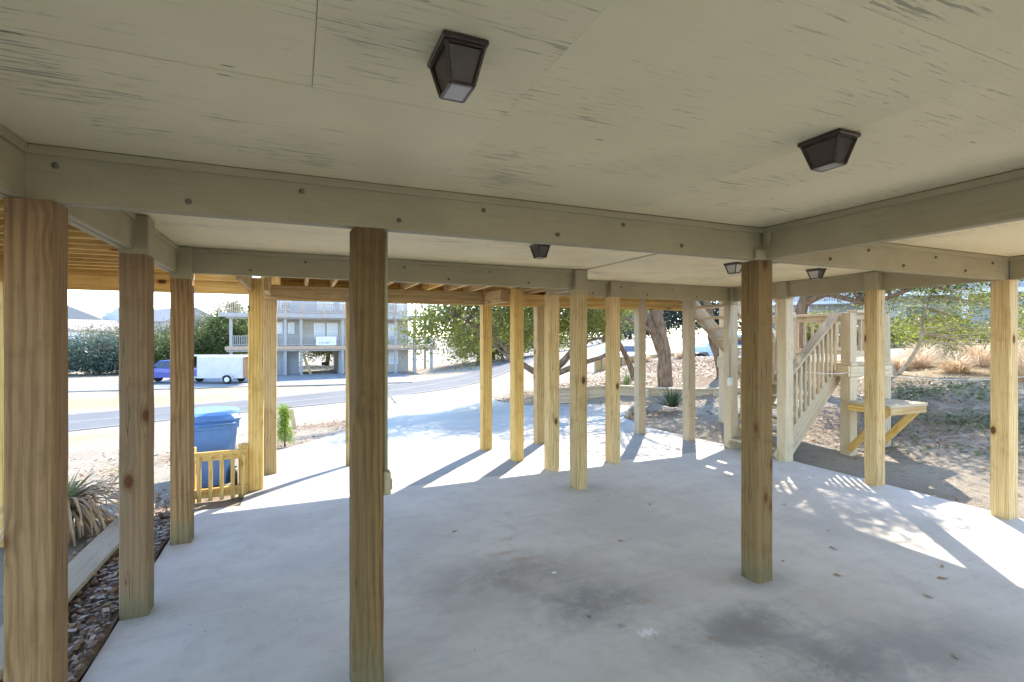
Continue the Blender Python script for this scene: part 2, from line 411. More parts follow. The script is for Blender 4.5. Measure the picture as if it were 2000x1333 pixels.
# ------------------------------------------------------------------ mesh helpers
class MB:
    def __init__(s):
        s.v = []; s.f = []; s.sm = []
    def add(s, vs, fs, smooth=False):
        o = len(s.v)
        s.v += [tuple(p) for p in vs]
        s.f += [tuple(i + o for i in f) for f in fs]
        s.sm += [smooth] * len(fs)
        return s
    def box(s, x0, x1, y0, y1, z0, z1, ch=0.0, mat=None):
        if ch <= 0:
            vs = [(x0, y0, z0), (x1, y0, z0), (x1, y1, z0), (x0, y1, z0), (x0, y0, z1), (x1, y0, z1), (x1, y1, z1), (x0, y1, z1)]
            fs = [(0, 3, 2, 1), (4, 5, 6, 7), (0, 1, 5, 4), (1, 2, 6, 5), (2, 3, 7, 6), (3, 0, 4, 7)]
        else:
            # chamfer on all edges
            c = min(ch, (x1 - x0) * .45, (y1 - y0) * .45, (z1 - z0) * .45)
            vs = []; idx = {}
            for ix in (0, 1):
                for iy in (0, 1):
                    for iz in (0, 1):
                        X = (x0, x1)[ix]; Y = (y0, y1)[iy]; Z = (z0, z1)[iz]
                        sx = c if ix == 0 else -c; sy = c if iy == 0 else -c; sz = c if iz == 0 else -c
                        for k, p in enumerate(((X, Y + sy, Z + sz), (X + sx, Y, Z + sz), (X + sx, Y + sy, Z))):
                            idx[(ix, iy, iz, k)] = len(vs); vs.append(p)
            I = lambda a, b, d, k: idx[(a, b, d, k)]
            fs = []
            for i in (0, 1):
                q = [I(i, 0, 0, 0), I(i, 1, 0, 0), I(i, 1, 1, 0), I(i, 0, 1, 0)]; fs.append(q if i else q[::-1])
                q = [I(0, i, 0, 1), I(1, i, 0, 1), I(1, i, 1, 1), I(0, i, 1, 1)]; fs.append(q[::-1] if i else q)
                q = [I(0, 0, i, 2), I(1, 0, i, 2), I(1, 1, i, 2), I(0, 1, i, 2)]; fs.append(q if i else q[::-1])
            for a in (0, 1):
                for b in (0, 1):
                    flip = (a + b) % 2
                    q = [I(a, b, 0, 0), I(a, b, 0, 1), I(a, b, 1, 1), I(a, b, 1, 0)]; fs.append(q[::-1] if flip else q)
                    q = [I(a, 0, b, 0), I(a, 1, b, 0), I(a, 1, b, 2), I(a, 0, b, 2)]; fs.append(q[::-1] if flip else q)
                    q = [I(0, a, b, 1), I(1, a, b, 1), I(1, a, b, 2), I(0, a, b, 2)]; fs.append(q if flip else q[::-1])
                    for d in (0, 1):
                        t = [I(a, b, d, 0), I(a, b, d, 1), I(a, b, d, 2)]; fs.append(t if (a + b + d) % 2 else t[::-1])
            fs = [tuple(f) for f in fs]
        if mat is not None:
            vs = [tuple(mat @ Vector(p)) for p in vs]
        return s.add(vs, fs)
    def bar(s, p, q, w, h, up=(0, 0, 1), ch=0.0):
        p = Vector(p); q = Vector(q); d = (q - p); L = d.length; d.normalize()
        upv = Vector(up); side = d.cross(upv)
        if side.length < 1e-4:
            side = d.cross(Vector((0, 1, 0)))
        side.normalize(); u2 = side.cross(d).normalized()
        mt = Matrix(((d.x, side.x, u2.x, p.x), (d.y, side.y, u2.y, p.y), (d.z, side.z, u2.z, p.z), (0, 0, 0, 1)))
        return s.box(0, L, -w / 2, w / 2, -h / 2, h / 2, ch, mt)
    def tube(s, pts, rad, n=8, caps=True, wob=0.0):
        pts = [Vector(p) for p in pts]
        rings = []
        prev = None
        vs = []; fs = []
        for i, p in enumerate(pts):
            a = pts[max(0, i - 1)]; b = pts[min(len(pts) - 1, i + 1)]
            t = (b - a).normalized()
            x = prev if prev is not None else (Vector((1, 0, 0)) if abs(t.x) < .9 else Vector((0, 1, 0)))
            x = (x - t * x.dot(t)).normalized(); prev = x
            y = t.cross(x)
            r = rad[i] if isinstance(rad, (list, tuple)) else rad
            for k in range(n):
                an = 2 * math.pi * k / n
                rr = r * (1 + wob * (random.random() - .5))
                vs.append(p + x * math.cos(an) * rr + y * math.sin(an) * rr)
        for i in range(len(pts) - 1):
            for k in range(n):
                fs.append((i * n + k, i * n + (k + 1) % n, (i + 1) * n + (k + 1) % n, (i + 1) * n + k))
        if caps:
            fs.append(tuple(range(n))[::-1]); fs.append(tuple((len(pts) - 1) * n + k for k in range(n)))
        return s.add(vs, fs, True)
    def prism(s, prof, y0, y1):
        """profile in xz, extruded along y"""
        n = len(prof)
        vs = [(x, y0, z) for x, z in prof] + [(x, y1, z) for x, z in prof]
        fs = [tuple(range(n)), tuple(range(2 * n - 1, n - 1, -1))]
        fs += [(i, i + n, (i + 1) % n + n, (i + 1) % n) for i in range(n)]
        return s.add(vs, fs)
    def frustum(s, cx, cy, z0, z1, w0, d0, w1, d1):
        vs = [(cx - w0 / 2, cy - d0 / 2, z0), (cx + w0 / 2, cy - d0 / 2, z0), (cx + w0 / 2, cy + d0 / 2, z0), (cx - w0 / 2, cy + d0 / 2, z0),
              (cx - w1 / 2, cy - d1 / 2, z1), (cx + w1 / 2, cy - d1 / 2, z1), (cx + w1 / 2, cy + d1 / 2, z1), (cx - w1 / 2, cy + d1 / 2, z1)]
        return s.add(vs, [(0, 3, 2, 1), (4, 5, 6, 7), (0, 1, 5, 4), (1, 2, 6, 5), (2, 3, 7, 6), (3, 0, 4, 7)])
    def mesh(s, name, mat):
        me = bpy.data.meshes.new(name)
        me.from_pydata(s.v, [], s.f)
        me.polygons.foreach_set("use_smooth", s.sm)
        me.materials.append(mat)
        me.update()
        return me
    def build(s, name, mat, parent=None, loc=(0, 0, 0), rot=(0, 0, 0)):
        return place(name, s.mesh(name, mat), parent, loc, rot)

def bar_obj(name, mat, parent, p, q, w, h, up=(0, 0, 1), ch=.003):
    p = Vector(p); q = Vector(q); d = q - p; L = d.length; d.normalize()
    side = d.cross(Vector(up))
    if side.length < 1e-4: side = d.cross(Vector((0, 1, 0)))
    side.normalize(); u2 = side.cross(d).normalized()
    # local x = length, local y = -side, local z = up: a right-handed frame
    rot = Matrix(((d.x, -side.x, u2.x), (d.y, -side.y, u2.y), (d.z, -side.z, u2.z))).to_euler()
    return MB().box(0, L, -w / 2, w / 2, -h / 2, h / 2, ch).build(name, mat, parent, p, rot)

def place(name, me, parent=None, loc=(0, 0, 0), rot=(0, 0, 0)):
    o = bpy.data.objects.new(name, me)
    col.objects.link(o)
    o.location = loc; o.rotation_euler = rot
    o.parent = parent
    return o

def tag(o, label=None, cat=None, group=None, kind=None):
    if label: o["label"] = label
    if cat: o["category"] = cat
    if group: o["group"] = group
    if kind: o["kind"] = kind
    return o

def thing(name, label, cat, loc=(0, 0, 0), rz=0.0, group=None):
    o = bpy.data.objects.new(name, None)
    col.objects.link(o)
    o.empty_display_size = .2
    o.location = loc; o.rotation_euler = (0, 0, rz)
    return tag(o, label, cat, group)

def part(name, mat, parent, *boxes, ch=0.0):
    """each box is given in the parent's frame; the object origin sits at the first box's low corner"""
    b0 = boxes[0]
    o = Vector((b0[0], b0[2], b0[4]))
    m = MB()
    for b in boxes:
        m.box(b[0] - o.x, b[1] - o.x, b[2] - o.y, b[3] - o.y, b[4] - o.z, b[5] - o.z, ch)
    return m.build(name, mat, parent, o)

def np_mesh(name, verts, faces_n, nper, mat, parent=None, smooth=False):
    """verts (N,3) array, faces = consecutive runs of nper verts"""
    me = bpy.data.meshes.new(name)
    N = len(verts)
    F = N // nper
    me.vertices.add(N)
    me.vertices.foreach_set("co", np.asarray(verts, dtype=np.float32).ravel())
    me.loops.add(N)
    me.loops.foreach_set("vertex_index", np.arange(N, dtype=np.int32))
    me.polygons.add(F)
    me.polygons.foreach_set("loop_start", np.arange(0, N, nper, dtype=np.int32))
    me.polygons.foreach_set("loop_total", np.full(F, nper, dtype=np.int32))
    me.materials.append(mat)
    me.update(calc_edges=True)
    me.validate()
    return place(name, me, parent)

def leaf_quads(P, size, aspect=.5, flat=0.0, jit=.35):
    """a bent-free rhombic leaf at each point of P, random facing (flat: 0 random .. 1 horizontal)"""
    n = len(P)
    d = rng.normal(size=(n, 3)); d[:, 2] *= (1 - flat)
    d /= np.linalg.norm(d, axis=1, keepdims=True) + 1e-9
    e = rng.normal(size=(n, 3)); e[:, 2] *= (1 - flat)
    e -= d * (e * d).sum(1, keepdims=True)
    e /= np.linalg.norm(e, axis=1, keepdims=True) + 1e-9
    s = (size * (1 + jit * rng.normal(size=(n, 1)))).clip(size * .35, size * 2)
    a = P - d * s * .5; b = P + e * s * aspect * .5 + d * s * .05
    c = P + d * s * .5; f = P - e * s * aspect * .5 + d * s * .05
    return np.stack([a, b, c, f], 1).reshape(-1, 3)

# ------------------------------------------------------------------ terrain
CP = np.array([(-2.4,2.1,0),(0.4,0.9,0),(4.1,-0.7,0),(-0.8,5.8,-.06),(2,4.6,-.02),(3.8,3.8,-.02),(5.6,3,-.02),(3.1,7.4,-.05),(5.9,6.2,0),(0.5,7.4,-.12),(-3.2,9.8,-.5),(-5.5,17.6,-1.4),(-8.2,25.3,-2.15),(4.9,30.3,-2.15),(-10.1,30.8,-2.2),(6.4,39.7,-2.2),(14,45,-2.1),(-15.2,15.2,-1.5),(-21.7,25.6,-2.2),(1,11.8,-.5),(3.8,18,-1.0),(6.9,26.4,-1.8),(4.9,11.4,-.2),(14.2,33.1,-1.9),(6.5,11.4,.0),(8.3,10.4,.3),(10.9,12.7,.45),(11.5,16.8,.3),(14.2,17.9,.65),(11,17,.2),(20.2,21.8,-.3),(21.1,29,.4),(28.9,42,1.1),(42,47.3,1.2),(19.5,40.6,-.9),(6.2,2.8,0),(7.1,3.5,.02),(8.6,4.3,.25),(10.2,4.9,.6),(12,6.8,.75),(16.5,8.1,1.0),(10.8,7.4,.6),(9.1,5.9,.35),(8.7,7.1,.25),(22.6,12.1,1.1),(34.8,17.7,1.2),(11.6,1.6,.5),(16,1.8,.9),(6.7,0.4,.05),(8.5,-0.4,.2),(11,-4.7,.4),(3,-5.6,0),(-6.2,-1.7,0),(-5.8,52.5,-2.3),(13.9,52.8,-2.3),(2.9,49.9,-2.25),(5.2,63,-2.3),(27.5,64.4,-1.2),(-21,52.5,-2.3),(-23.7,97.1,-2.4),(-43.4,51.2,-2.4),(39.3,91.9,-1.5),(94.5,68.3,1),(-32.9,177.2,-2.4),(44.6,2.6,1),(-15.7,-36.8,0),(-44.6,-2.6,-1),(25,-43.3,.3),(-4.2,46.2,-2.2),
  (5.9,8.4,-.02),(7.2,9.5,0.0),(-1.3,2.5,-.04),(-1.3,4.5,-.05),(-1.8,5.5,0.02),(-.8,7.2,-.12),(6.9,4.4,.0),(7.6,4.5,.03),(6.9,6.6,.12),(1.5,-2.5,0),(-1,-2,0)])
def _phi(d2): return np.sqrt(d2 + .6)
_d2 = ((CP[:, None, :2] - CP[None, :, :2]) ** 2).sum(-1)
_A = np.zeros((len(CP) + 3,) * 2)
_A[:len(CP), :len(CP)] = -_phi(_d2) + np.eye(len(CP)) * .08
_A[:len(CP), -3] = 1; _A[:len(CP), -2:] = CP[:, :2]
_A[-3, :len(CP)] = 1; _A[-2:, :len(CP)] = CP[:, :2].T
_W = np.linalg.solve(_A, np.concatenate([CP[:, 2], np.zeros(3)]))
def H(x, y):
    x = np.atleast_1d(np.asarray(x, float)); y = np.atleast_1d(np.asarray(y, float))
    r2 = (x[:, None] - CP[None, :, 0]) ** 2 + (y[:, None] - CP[None, :, 1]) ** 2
    z = -_phi(r2) @ _W[:len(CP)] + _W[-3] + x * _W[-2] + y * _W[-1]
    far = np.clip((np.hypot(x - 5, y - 20) - 60) / 60, 0, 1)
    z = z * (1 - far) + (-1.2 + .03 * np.clip(x, -60, 60)) * far
    # level, slightly sunk bed under the carport slab
    dx = np.maximum(np.maximum(-0.9 - x, x - 5.9), 0); dy = np.maximum(np.maximum(-6 - y, y - 5.5), 0)
    k = np.clip(1 - np.hypot(dx, dy) / 1.2, 0, 1)
    return z * (1 - k) + (-.03) * k
def h1(x, y): return float(H(x, y)[0])

DL = np.array([(5.42,-.5),(7,-.45),(8.9,-.36),(11.2,.9),(14.8,2.0),(18.8,3.1),(25,4.6),(31.5,5.4)])
DR = np.array([(5.42,5.9),(7.2,5.6),(8.3,5.95),(9.5,7.1),(10.4,6.3),(11.6,5.3),(13.5,5.3),(17.5,6.5),(24,9),(33.5,12.2)])
RC = np.array([(-90,2),(-60,10),(-25,21.3),(-9.2,27.8),(-.5,31.8),(7.5,36.6),(13.5,41),(24,50),(40,66),(60,90),(90,130)], float)
RW = 3.1
def road_dist(x, y):
    best = np.full(len(x), 1e9)
    for a, b in zip(RC[:-1], RC[1:]):
        d = b - a; t = np.clip(((x - a[0]) * d[0] + (y - a[1]) * d[1]) / (d @ d), 0, 1)
        best = np.minimum(best, np.hypot(x - a[0] - t * d[0], y - a[1] - t * d[1]))
    return best
def in_drive(x, y, m=0.0):
    l = np.interp(y, DL[:, 0], DL[:, 1]); r = np.interp(y, DR[:, 0], DR[:, 1])
    return (x > l - m) & (x < r + m) & (y > 5.2) & (y < 32)
def in_slab(x, y, m=0.0):
    return (x > -.93 - m) & (x < 5.9 + m) & (y < 5.45 + m) & (y > -5)

xs = np.concatenate([np.linspace(-400, -60, 18), np.linspace(-56, -17, 20), np.arange(-15, 26, .33), np.linspace(27, 70, 24), np.linspace(80, 400, 16)])
ys = np.concatenate([np.linspace(-300, -20, 12), np.linspace(-16, -3.5, 12), np.arange(-3, 34, .33), np.linspace(35, 90, 40), np.linspace(100, 500, 16)])
XX, YY = np.meshgrid(xs, ys)
fx, fy = XX.ravel(), YY.ravel()
fz = H(fx, fy)
sink = np.where(in_slab(fx, fy, .05) | in_drive(fx, fy, -.1), .14, 0.0)
bumpz = np.array([mnoise.noise(Vector((a * .9, b * .9, 0))) * .035 + mnoise.noise(Vector((a * .25, b * .25, 7))) * .05 for a, b in zip(fx, fy)])
edge = in_slab(fx, fy, .5) | in_drive(fx, fy, .5) | (road_dist(fx, fy) < RW + .4)
fz = fz - sink + np.where(road_dist(fx, fy) < RW + .4, -.004, np.where(edge, -.02, bumpz))
nx, ny = len(xs), len(ys)
gm = bpy.data.meshes.new("ground")
idx = np.arange(nx * ny).reshape(ny, nx)
faces = np.stack([idx[:-1, :-1], idx[:-1, 1:], idx[1:, 1:], idx[1:, :-1]], -1).reshape(-1, 4)
gm.from_pydata(np.stack([fx, fy, fz], 1).tolist(), [], faces.tolist())
gm.polygons.foreach_set("use_smooth", [True] * len(faces))
def blob(x, y, cx, cy, rx, ry, p=1.0):
    return np.clip(1.25 - np.sqrt(((x - cx) / rx) ** 2 + ((y - cy) / ry) ** 2), 0, 1) ** p
def litter_f(x, y):
    l = np.zeros(len(x))
    for b in ((8.3, 13.2, 3.6, 2.6), (10.5, 10.5, 3.2, 2.8), (12.5, 14, 3, 3.5), (6.6, 8.1, .9, .9), (1.0, 14.2, 2.4, 2.0), (-1.1, 10.2, 1.8, 1.9), (8.6, 5.2, 2.0, 2.0), (11.0, 7.0, 2.4, 2.2), (-.8, 6.3, .7, .5), (18, 56, 6, 5)):
        l = np.maximum(l, blob(x, y, *b))
    l = np.maximum(l, .35 * blob(x, y, 7.5, 3, 1.7, 4)); l = np.maximum(l, .45 * blob(x, y, -3.5, 9, 3, 4))
    return l
def grass_f(x, y):
    g = np.zeros(len(x))
    for b in ((-12, 36, 14, 5), (-2, 42.5, 6, 2.2), (15, 7, 5, 4), (24, 18, 9, 7), (-8, 20, 5, 4), (30, 6, 12, 8)):
        g = np.maximum(g, blob(x, y, *b))
    return g
for nm, fn in (("litter", litter_f), ("grass", grass_f)):
    a_ = gm.attributes.new(nm, 'FLOAT', 'POINT')
    a_.data.foreach_set("value", fn(fx, fy).astype(np.float32))
gm.materials.append(M['ground'])
tag(place("ground", gm), kind="structure")

def sheet(name, rows, mat, thick=0.0):
    """rows: list of lists of 3D points -> one sheet (with a skirt when thick)"""
    n = len(rows[0]); vs = [p for r in rows for p in r]; fs = []
    for i in range(len(rows) - 1):
        for k in range(n - 1):
            fs.append((i * n + k, i * n + k + 1, (i + 1) * n + k + 1, (i + 1) * n + k))
    if thick:
        per = list(range(n)) + [i * n + n - 1 for i in range(1, len(rows))] + [(len(rows) - 1) * n + k for k in range(n - 2, -1, -1)] + [i * n for i in range(len(rows) - 2, 0, -1)]
        o = len(vs)
        vs += [(vs[i][0], vs[i][1], vs[i][2] - thick) for i in per]
        m = len(per)
        fs += [(per[i], o + i, o + (i + 1) % m, per[(i + 1) % m]) for i in range(m)]
    mb = MB(); mb.add(vs, fs)
    return tag(mb.build(name, mat), kind="structure")

# carport slab and driveway slabs, with open control joints between them
sheet("concrete_slab", [[(x, y, 0.0) for x in np.linspace(-.93, 5.9, 12)] for y in np.linspace(-5, 5.42, 12)], M['slab'], .12)
def drive_z(x, y):
    t = np.clip((y - 5.43) / 1.5, 0, 1)
    return (1 - t) * 0.0 + t * (h1(x, y) + .02)
vcuts = [5.432, 6.95, 10.3, 15.2, 21, 32.2]
for a, b in zip(vcuts[:-1], vcuts[1:]):
    rows = []
    for y in np.linspace(a, b - .012, max(4, int((b - a) / .3))):
        l = np.interp(y, DL[:, 0], DL[:, 1]); r = np.interp(y, DR[:, 0], DR[:, 1])
        rows.append([(x, y, drive_z(x, y)) for x in np.linspace(l, r, 16)])
    sheet("driveway", rows, M['drive'], .10)
# street
def along(off, step=.8, z=.02):
    seg = np.hypot(*(RC[1:] - RC[:-1]).T); s = np.concatenate([[0], np.cumsum(seg)])
    out = []
    for t in np.arange(0, s[-1], step):
        x = np.interp(t, s, RC[:, 0]); y = np.interp(t, s, RC[:, 1])
        x2 = np.interp(t + .5, s, RC[:, 0]); y2 = np.interp(t + .5, s, RC[:, 1]); x1 = np.interp(t - 3, s, RC[:, 0]); y1 = np.interp(t - 3, s, RC[:, 1])
        dx, dy = x2 - x1, y2 - y1; L = math.hypot(dx, dy) + 1e-9
        out.append([(x - dy / L * o, y + dx / L * o) for o in off])
    xy = np.array(out); zz = H(xy[:, :, 0].ravel(), xy[:, :, 1].ravel()).reshape(xy.shape[:2]) + z
    return [[(xy[i, k, 0], xy[i, k, 1], zz[i, k]) for k in range(len(off))] for i in range(len(xy))]
sheet("road", along(np.linspace(-RW, RW, 7)), M['asphalt'], .08)
for nm, o in (("road_marking", .07), ("road_marking", RW - .3), ("road_marking", -RW + .3)):
    sheet(nm, along([o - .05, o + .05], z=.027), M['line'])
# neighbour's concrete apron
def apron(name, pts_l, pts_r, mat):
    rows = []
    for (a, b) in zip(pts_l, pts_r):
        rows.append([(a[0] + (b[0] - a[0]) * t, a[1] + (b[1] - a[1]) * t, h1(a[0] + (b[0] - a[0]) * t, a[1] + (b[1] - a[1]) * t) + .05) for t in np.linspace(0, 1, 14)])
    dense = []
    for r0, r1 in zip(rows[:-1], rows[1:]):
        for t in np.linspace(0, 1, 10, endpoint=False):
            dense.append([tuple(p[k] + (q[k] - p[k]) * t if k < 2 else h1(p[0] + (q[0] - p[0]) * t, p[1] + (q[1] - p[1]) * t) + .08 for k in range(3)) for p, q in zip(r0, r1)])
    dense.append(rows[-1])
    sheet(name, dense, mat, .05)
apron("parking_apron", [(-16, 44.0), (-13, 49.5), (-5, 56)], [(8.6, 40.6), (9.4, 46), (10.2, 56)], M['ndrive'])

# ------------------------------------------------------------------ our house on posts
BB, CEIL = 2.114, 2.318          # beam underside, soffit
house = thing("stilt_house", "house on square timber posts with painted plywood soffit over the carport", "house", (0, 0, 0))

def post_mesh(w, h, wane=0.0, seed=0, z0=0.0):
    r = random.Random(seed)
    c = .008
    prof = [(-w/2 + c, -w/2), (w/2 - c, -w/2), (w/2, -w/2 + c), (w/2, w/2 - c), (w/2 - c, w/2), (-w/2 + c, w/2), (-w/2, w/2 - c), (-w/2, -w/2 + c)]
    n = 14
    m = MB(); vs = []; fs = []
    ph = r.random() * 9
    for i in range(n + 1):
        z = z0 + (h - z0) * i / n
        jx, jy = (r.random() - .5) * .003, (r.random() - .5) * .003
        for k, (x, y) in enumerate(prof):
            x2, y2 = x + jx, y + jy
            if k in (7, 0):      # waney corner towards the carport
                q = max(0, wane * (math.sin(z * 3.3 + ph) * .6 + math.sin(z * 7.1 + ph * 2) * .4))
                x2 += q; y2 += q * .4
            vs.append((x2, y2, z))
    for i in range(n):
        for k in range(8):
            fs.append((i * 8 + k, i * 8 + (k + 1) % 8, (i + 1) * 8 + (k + 1) % 8, (i + 1) * 8 + k))
    fs.append(tuple(range(7, -1, -1))); fs.append(tuple(n * 8 + k for k in range(8)))
    m.add(vs, fs)
    return m

POSTS = [  # x, y, material, painted top, waney edge, label
    (-.89, 2.42, 'post_brown', 0, .0, None), (-.86, 3.57, 'post_brown', 1, .0, None), (-.83, 4.67, 'post_brown', 1, .0, None),
    (.30, 2.44, 'post_dark', 0, .020, "dark brown centre post with a waney left edge"), (2.83, 2.45, 'oldZ', 0, .004, None),
    (2.76, 4.65, 'paleZ', 1, 0, None), (3.73, 5.43, 'paleZ', 1, 0, None), (2.84, 5.41, 'paleZ', 0, 0, None),
    (5.83, 2.41, 'paleZ', 0, 0, None), (5.80, 3.49, 'paleZ', 1, 0, None), (5.83, 4.61, 'greyZ', 1, 0, None), (5.81, 5.48, 'greyZ', 1, 0, None)]
for i, (x, y, mt, painted, wane, lab) in enumerate(POSTS):
    p = post_mesh(.14, BB, wane, i, -.1).build("post", M[mt], house, (x, y, 0))
    if lab: p["label"] = lab
    if painted:
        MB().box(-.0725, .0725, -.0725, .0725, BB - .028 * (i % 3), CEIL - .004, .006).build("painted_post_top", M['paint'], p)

bolt_me = None
def bolts(parent, pts, axis):
    global bolt_me
    if bolt_me is None:
        m = MB(); m.tube([(0, 0, 0), (0, 0, .003)], .012, 10); m.tube([(0, 0, .003), (0, 0, .011)], .0075, 6)
        bolt_me = m.mesh("bolt", M['boltm'])
    rot = {'-y': (R(90), 0, 0), '-x': (0, R(-90), 0), '+x': (0, R(90), 0)}[axis]
    for p in pts:
        place("bolt", bolt_me, parent, p, rot)

def beam(p, q, h=.184, t=.076, z=BB, bl=(), ax='-y'):
    """double 2x8 girder from p to q (xy), with cover strip at the soffit"""
    p = Vector((p[0], p[1])); q = Vector((q[0], q[1])); d = (q - p); L = d.length; an = math.atan2(d.y, d.x)
    m = MB()
    m.box(0, L, -t / 2, -.0015, z, z + h + .044, .003); m.box(0, L, .0015, t / 2, z + .002, z + h + .044, .003)
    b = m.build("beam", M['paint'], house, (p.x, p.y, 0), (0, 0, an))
    mm = MB()
    mm.box(0.002, L - .002, -t / 2 - .014, -t / 2 - .001, z + h - .016, z + h + .018, .003)
    mm.box(0.002, L - .002, t / 2 + .001, t / 2 + .014, z + h - .016, z + h + .018, .003)
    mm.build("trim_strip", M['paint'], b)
    if bl:
        pts = []
        for k in range(int(L / .42)):
            pts.append((.16 + k * .42, -t / 2 - .0005, z + (.045 if k % 2 else h - .05)))
        if bl == 'far':
            bolts(b, [(a, -t / 2 - .0005, c) for a, _, c in pts], '-y')
        else:
            bolts(b, pts, '-y')
    return b
beam((-.98, 2.41), (2.795, 2.41), bl='y')
beam((2.87, 2.41), (5.90, 2.41), bl='y')
beam((2.83, 2.40), (2.83, -4.5), bl='')
beam((-.895, 5.0), (-.895, 2.45)); beam((-.945, 2.37), (-.945, -4.5))
beam((-.93, 4.68), (2.69, 4.68), bl='y')
beam((2.80, 4.76), (2.80, 5.42))
beam((2.86, 5.47), (5.74, 5.47), bl='y')
beam((5.84, 5.42), (5.84, 2.46)); beam((5.84, 2.36), (5.84, -4.5))
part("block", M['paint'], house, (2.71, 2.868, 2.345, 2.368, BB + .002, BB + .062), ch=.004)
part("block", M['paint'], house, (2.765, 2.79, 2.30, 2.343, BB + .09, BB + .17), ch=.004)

# plywood soffit sheets, each its own board with open joints
SH = [(-.94, .604, 1.522, 2.36), (.608, 1.738, .692, 2.36), (-.94, .038, .30, 1.518), (.042, .604, .692, 1.518), (1.742, 2.82, .692, 2.36),
      (.042, 1.10, -.53, .688), (1.104, 2.82, -.53, .688), (-.94, .038, -.92, .296), (-.90, 1.2, -4.5, -.924), (1.204, 2.82, -4.5, -.534), (.042, 1.2, -.92, -.534),
      (-.90, 1.55, 2.452, 3.67), (1.554, 2.80, 2.452, 3.67), (-.90, .7, 3.674, 4.64), (.704, 2.80, 3.674, 4.64),
      (2.84, 4.0, 3.1, 4.64), (2.84, 4.3, 2.452, 3.096), (4.304, 5.80, 2.452, 3.7), (4.004, 5.80, 3.704, 5.43), (2.84, 4.0, 4.644, 5.43),
      (2.84, 4.05, -.1, 2.36), (4.054, 5.80, .8, 2.36), (4.054, 5.80, -1.6, .796), (2.84, 4.05, -2.5, -.104), (2.84, 5.80, -4.5, -2.504)]
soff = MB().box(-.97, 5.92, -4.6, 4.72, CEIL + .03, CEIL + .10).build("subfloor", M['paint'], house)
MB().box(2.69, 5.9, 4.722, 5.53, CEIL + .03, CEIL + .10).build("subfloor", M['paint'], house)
for i, (x0, x1, y0, y1) in enumerate(SH):
    dz = ((i * 37) % 5) * .0007
    MB().box(-.0014, x1 - x0 + .0014, -.0014, y1 - y0 + .0014, 0, .012).build("plywood_sheet", M['ply'], house, (x0, y0, CEIL + dz))
# storeys above (out of sight, they shade the carport)
part("wall", M['siding_b'], house, (-.92, 5.92, -4.6, 4.74, CEIL + .12, 7.6))
part("wall", M['siding_b'], house, (2.70, 5.90, 4.745, 5.52, CEIL + .12, 7.5))
rf = MB(); rf.prism([(-1.5, 7.6), (6.5, 7.6), (2.5, 9.6)], -5.0, 5.8); rf.build("roof", M['shingle'], house)

# ------------------------------------------------------------------ new timber deck round the house
deck = thing("timber_deck", "raised deck of new yellow pine posts, beams and joists beside the carport", "deck")
DB = 2.06
for i, (x, y, mt) in enumerate([(-.40, 6.0, 'newZ'), (-.30, 6.86, 'paleZ'), (.63, 6.84, 'paleZ'), (2.52, 6.85, 'newZ'), (2.65, 6.03, 'newZ'), (3.40, 6.88, 'paleZ'), (5.23, 6.83, 'greyZ'), (5.60, 6.10, 'greyZ'), (-2.12, 5.15, 'newZ'), (-2.12, 2.6, 'newZ'), (-2.12, .2, 'newZ')]):
    z0 = min(0.0, h1(x, y)) - .2
    top = DB + .17
    post_mesh(.14 if i not in (2,) else .09, top, 0, 40 + i, z0).build("post", M[mt], deck, (x, y, 0))
JB = DB + .178
def member(name, mt, x0, x1, y0, y1, z0, z1): return part(name, M[mt], deck, (x0, x1, y0, y1, z0, z1), ch=.003)
member("beam", 'newX', -.225, 2.445, 6.93, 6.968, DB, JB - .003)
member("beam", 'paleX', -.37, 2.445, 6.745, 6.783, DB + .002, JB - .003)
member("beam", 'newX', 2.595, 6.4, 6.955, 6.993, DB, JB - .003)
member("beam", 'newX', 2.60, 6.4, 6.76, 6.80, DB + .004, JB - .004)
member("beam", 'paleY', 2.45, 2.575, 6.105, 6.735, DB + .004, JB - .003)
member("beam", 'paleY', -.33, -.285, 6.075, 6.785, DB + .05, JB + .1)
member("beam", 'newX', -3.4, -.475, 6.06, 6.098, DB, DB + .165)
member("beam", 'newX', -3.4, -.475, 6.018, 6.058, DB + .128, DB + .36)
member("beam", 'paleY', -.47, -.43, 4.76, 5.925, DB + .03, JB + .17)
member("beam", 'newY', -2.19, -2.15, -2, 5.98, DB - .02, JB - .003)
JT = JB + .184
for k in range(21):
    x = -.2 + k * .305
    y0 = 4.73 if x < 2.70 else 5.525
    if x > 5.85: y0 = 5.9
    member("joist", 'paleY' if k % 3 else 'newY', x - .019, x + .019, y0, 7.0, JB, JT)
member("rim_joist", 'newX', -.42, 6.4, 7.003, 7.041, JB - .02, JT)
for k in range(30):
    y = -1.6 + k * .255
    member("joist", 'newX', -2.35, -.99, y - .019, y + .019, JB, JT)
member("rim_joist", 'newY', -2.392, -2.353, -2, 6.06, JB, JT)
for k in range(17):
    y = 4.77 + k * .1425
    member("deck_board", 'oldX' if k % 2 else 'greyX', (-.42 if y < 5.5 else -.43) , 2.74 if y < 5.45 else 6.42, y, y + .138, JT + .002, JT + .03)
for k in range(10):
    x = -2.36 + k * .1425
    member("deck_board", 'newY', x, x + .137, -2, 6.05, JT + .002, JT + .03)

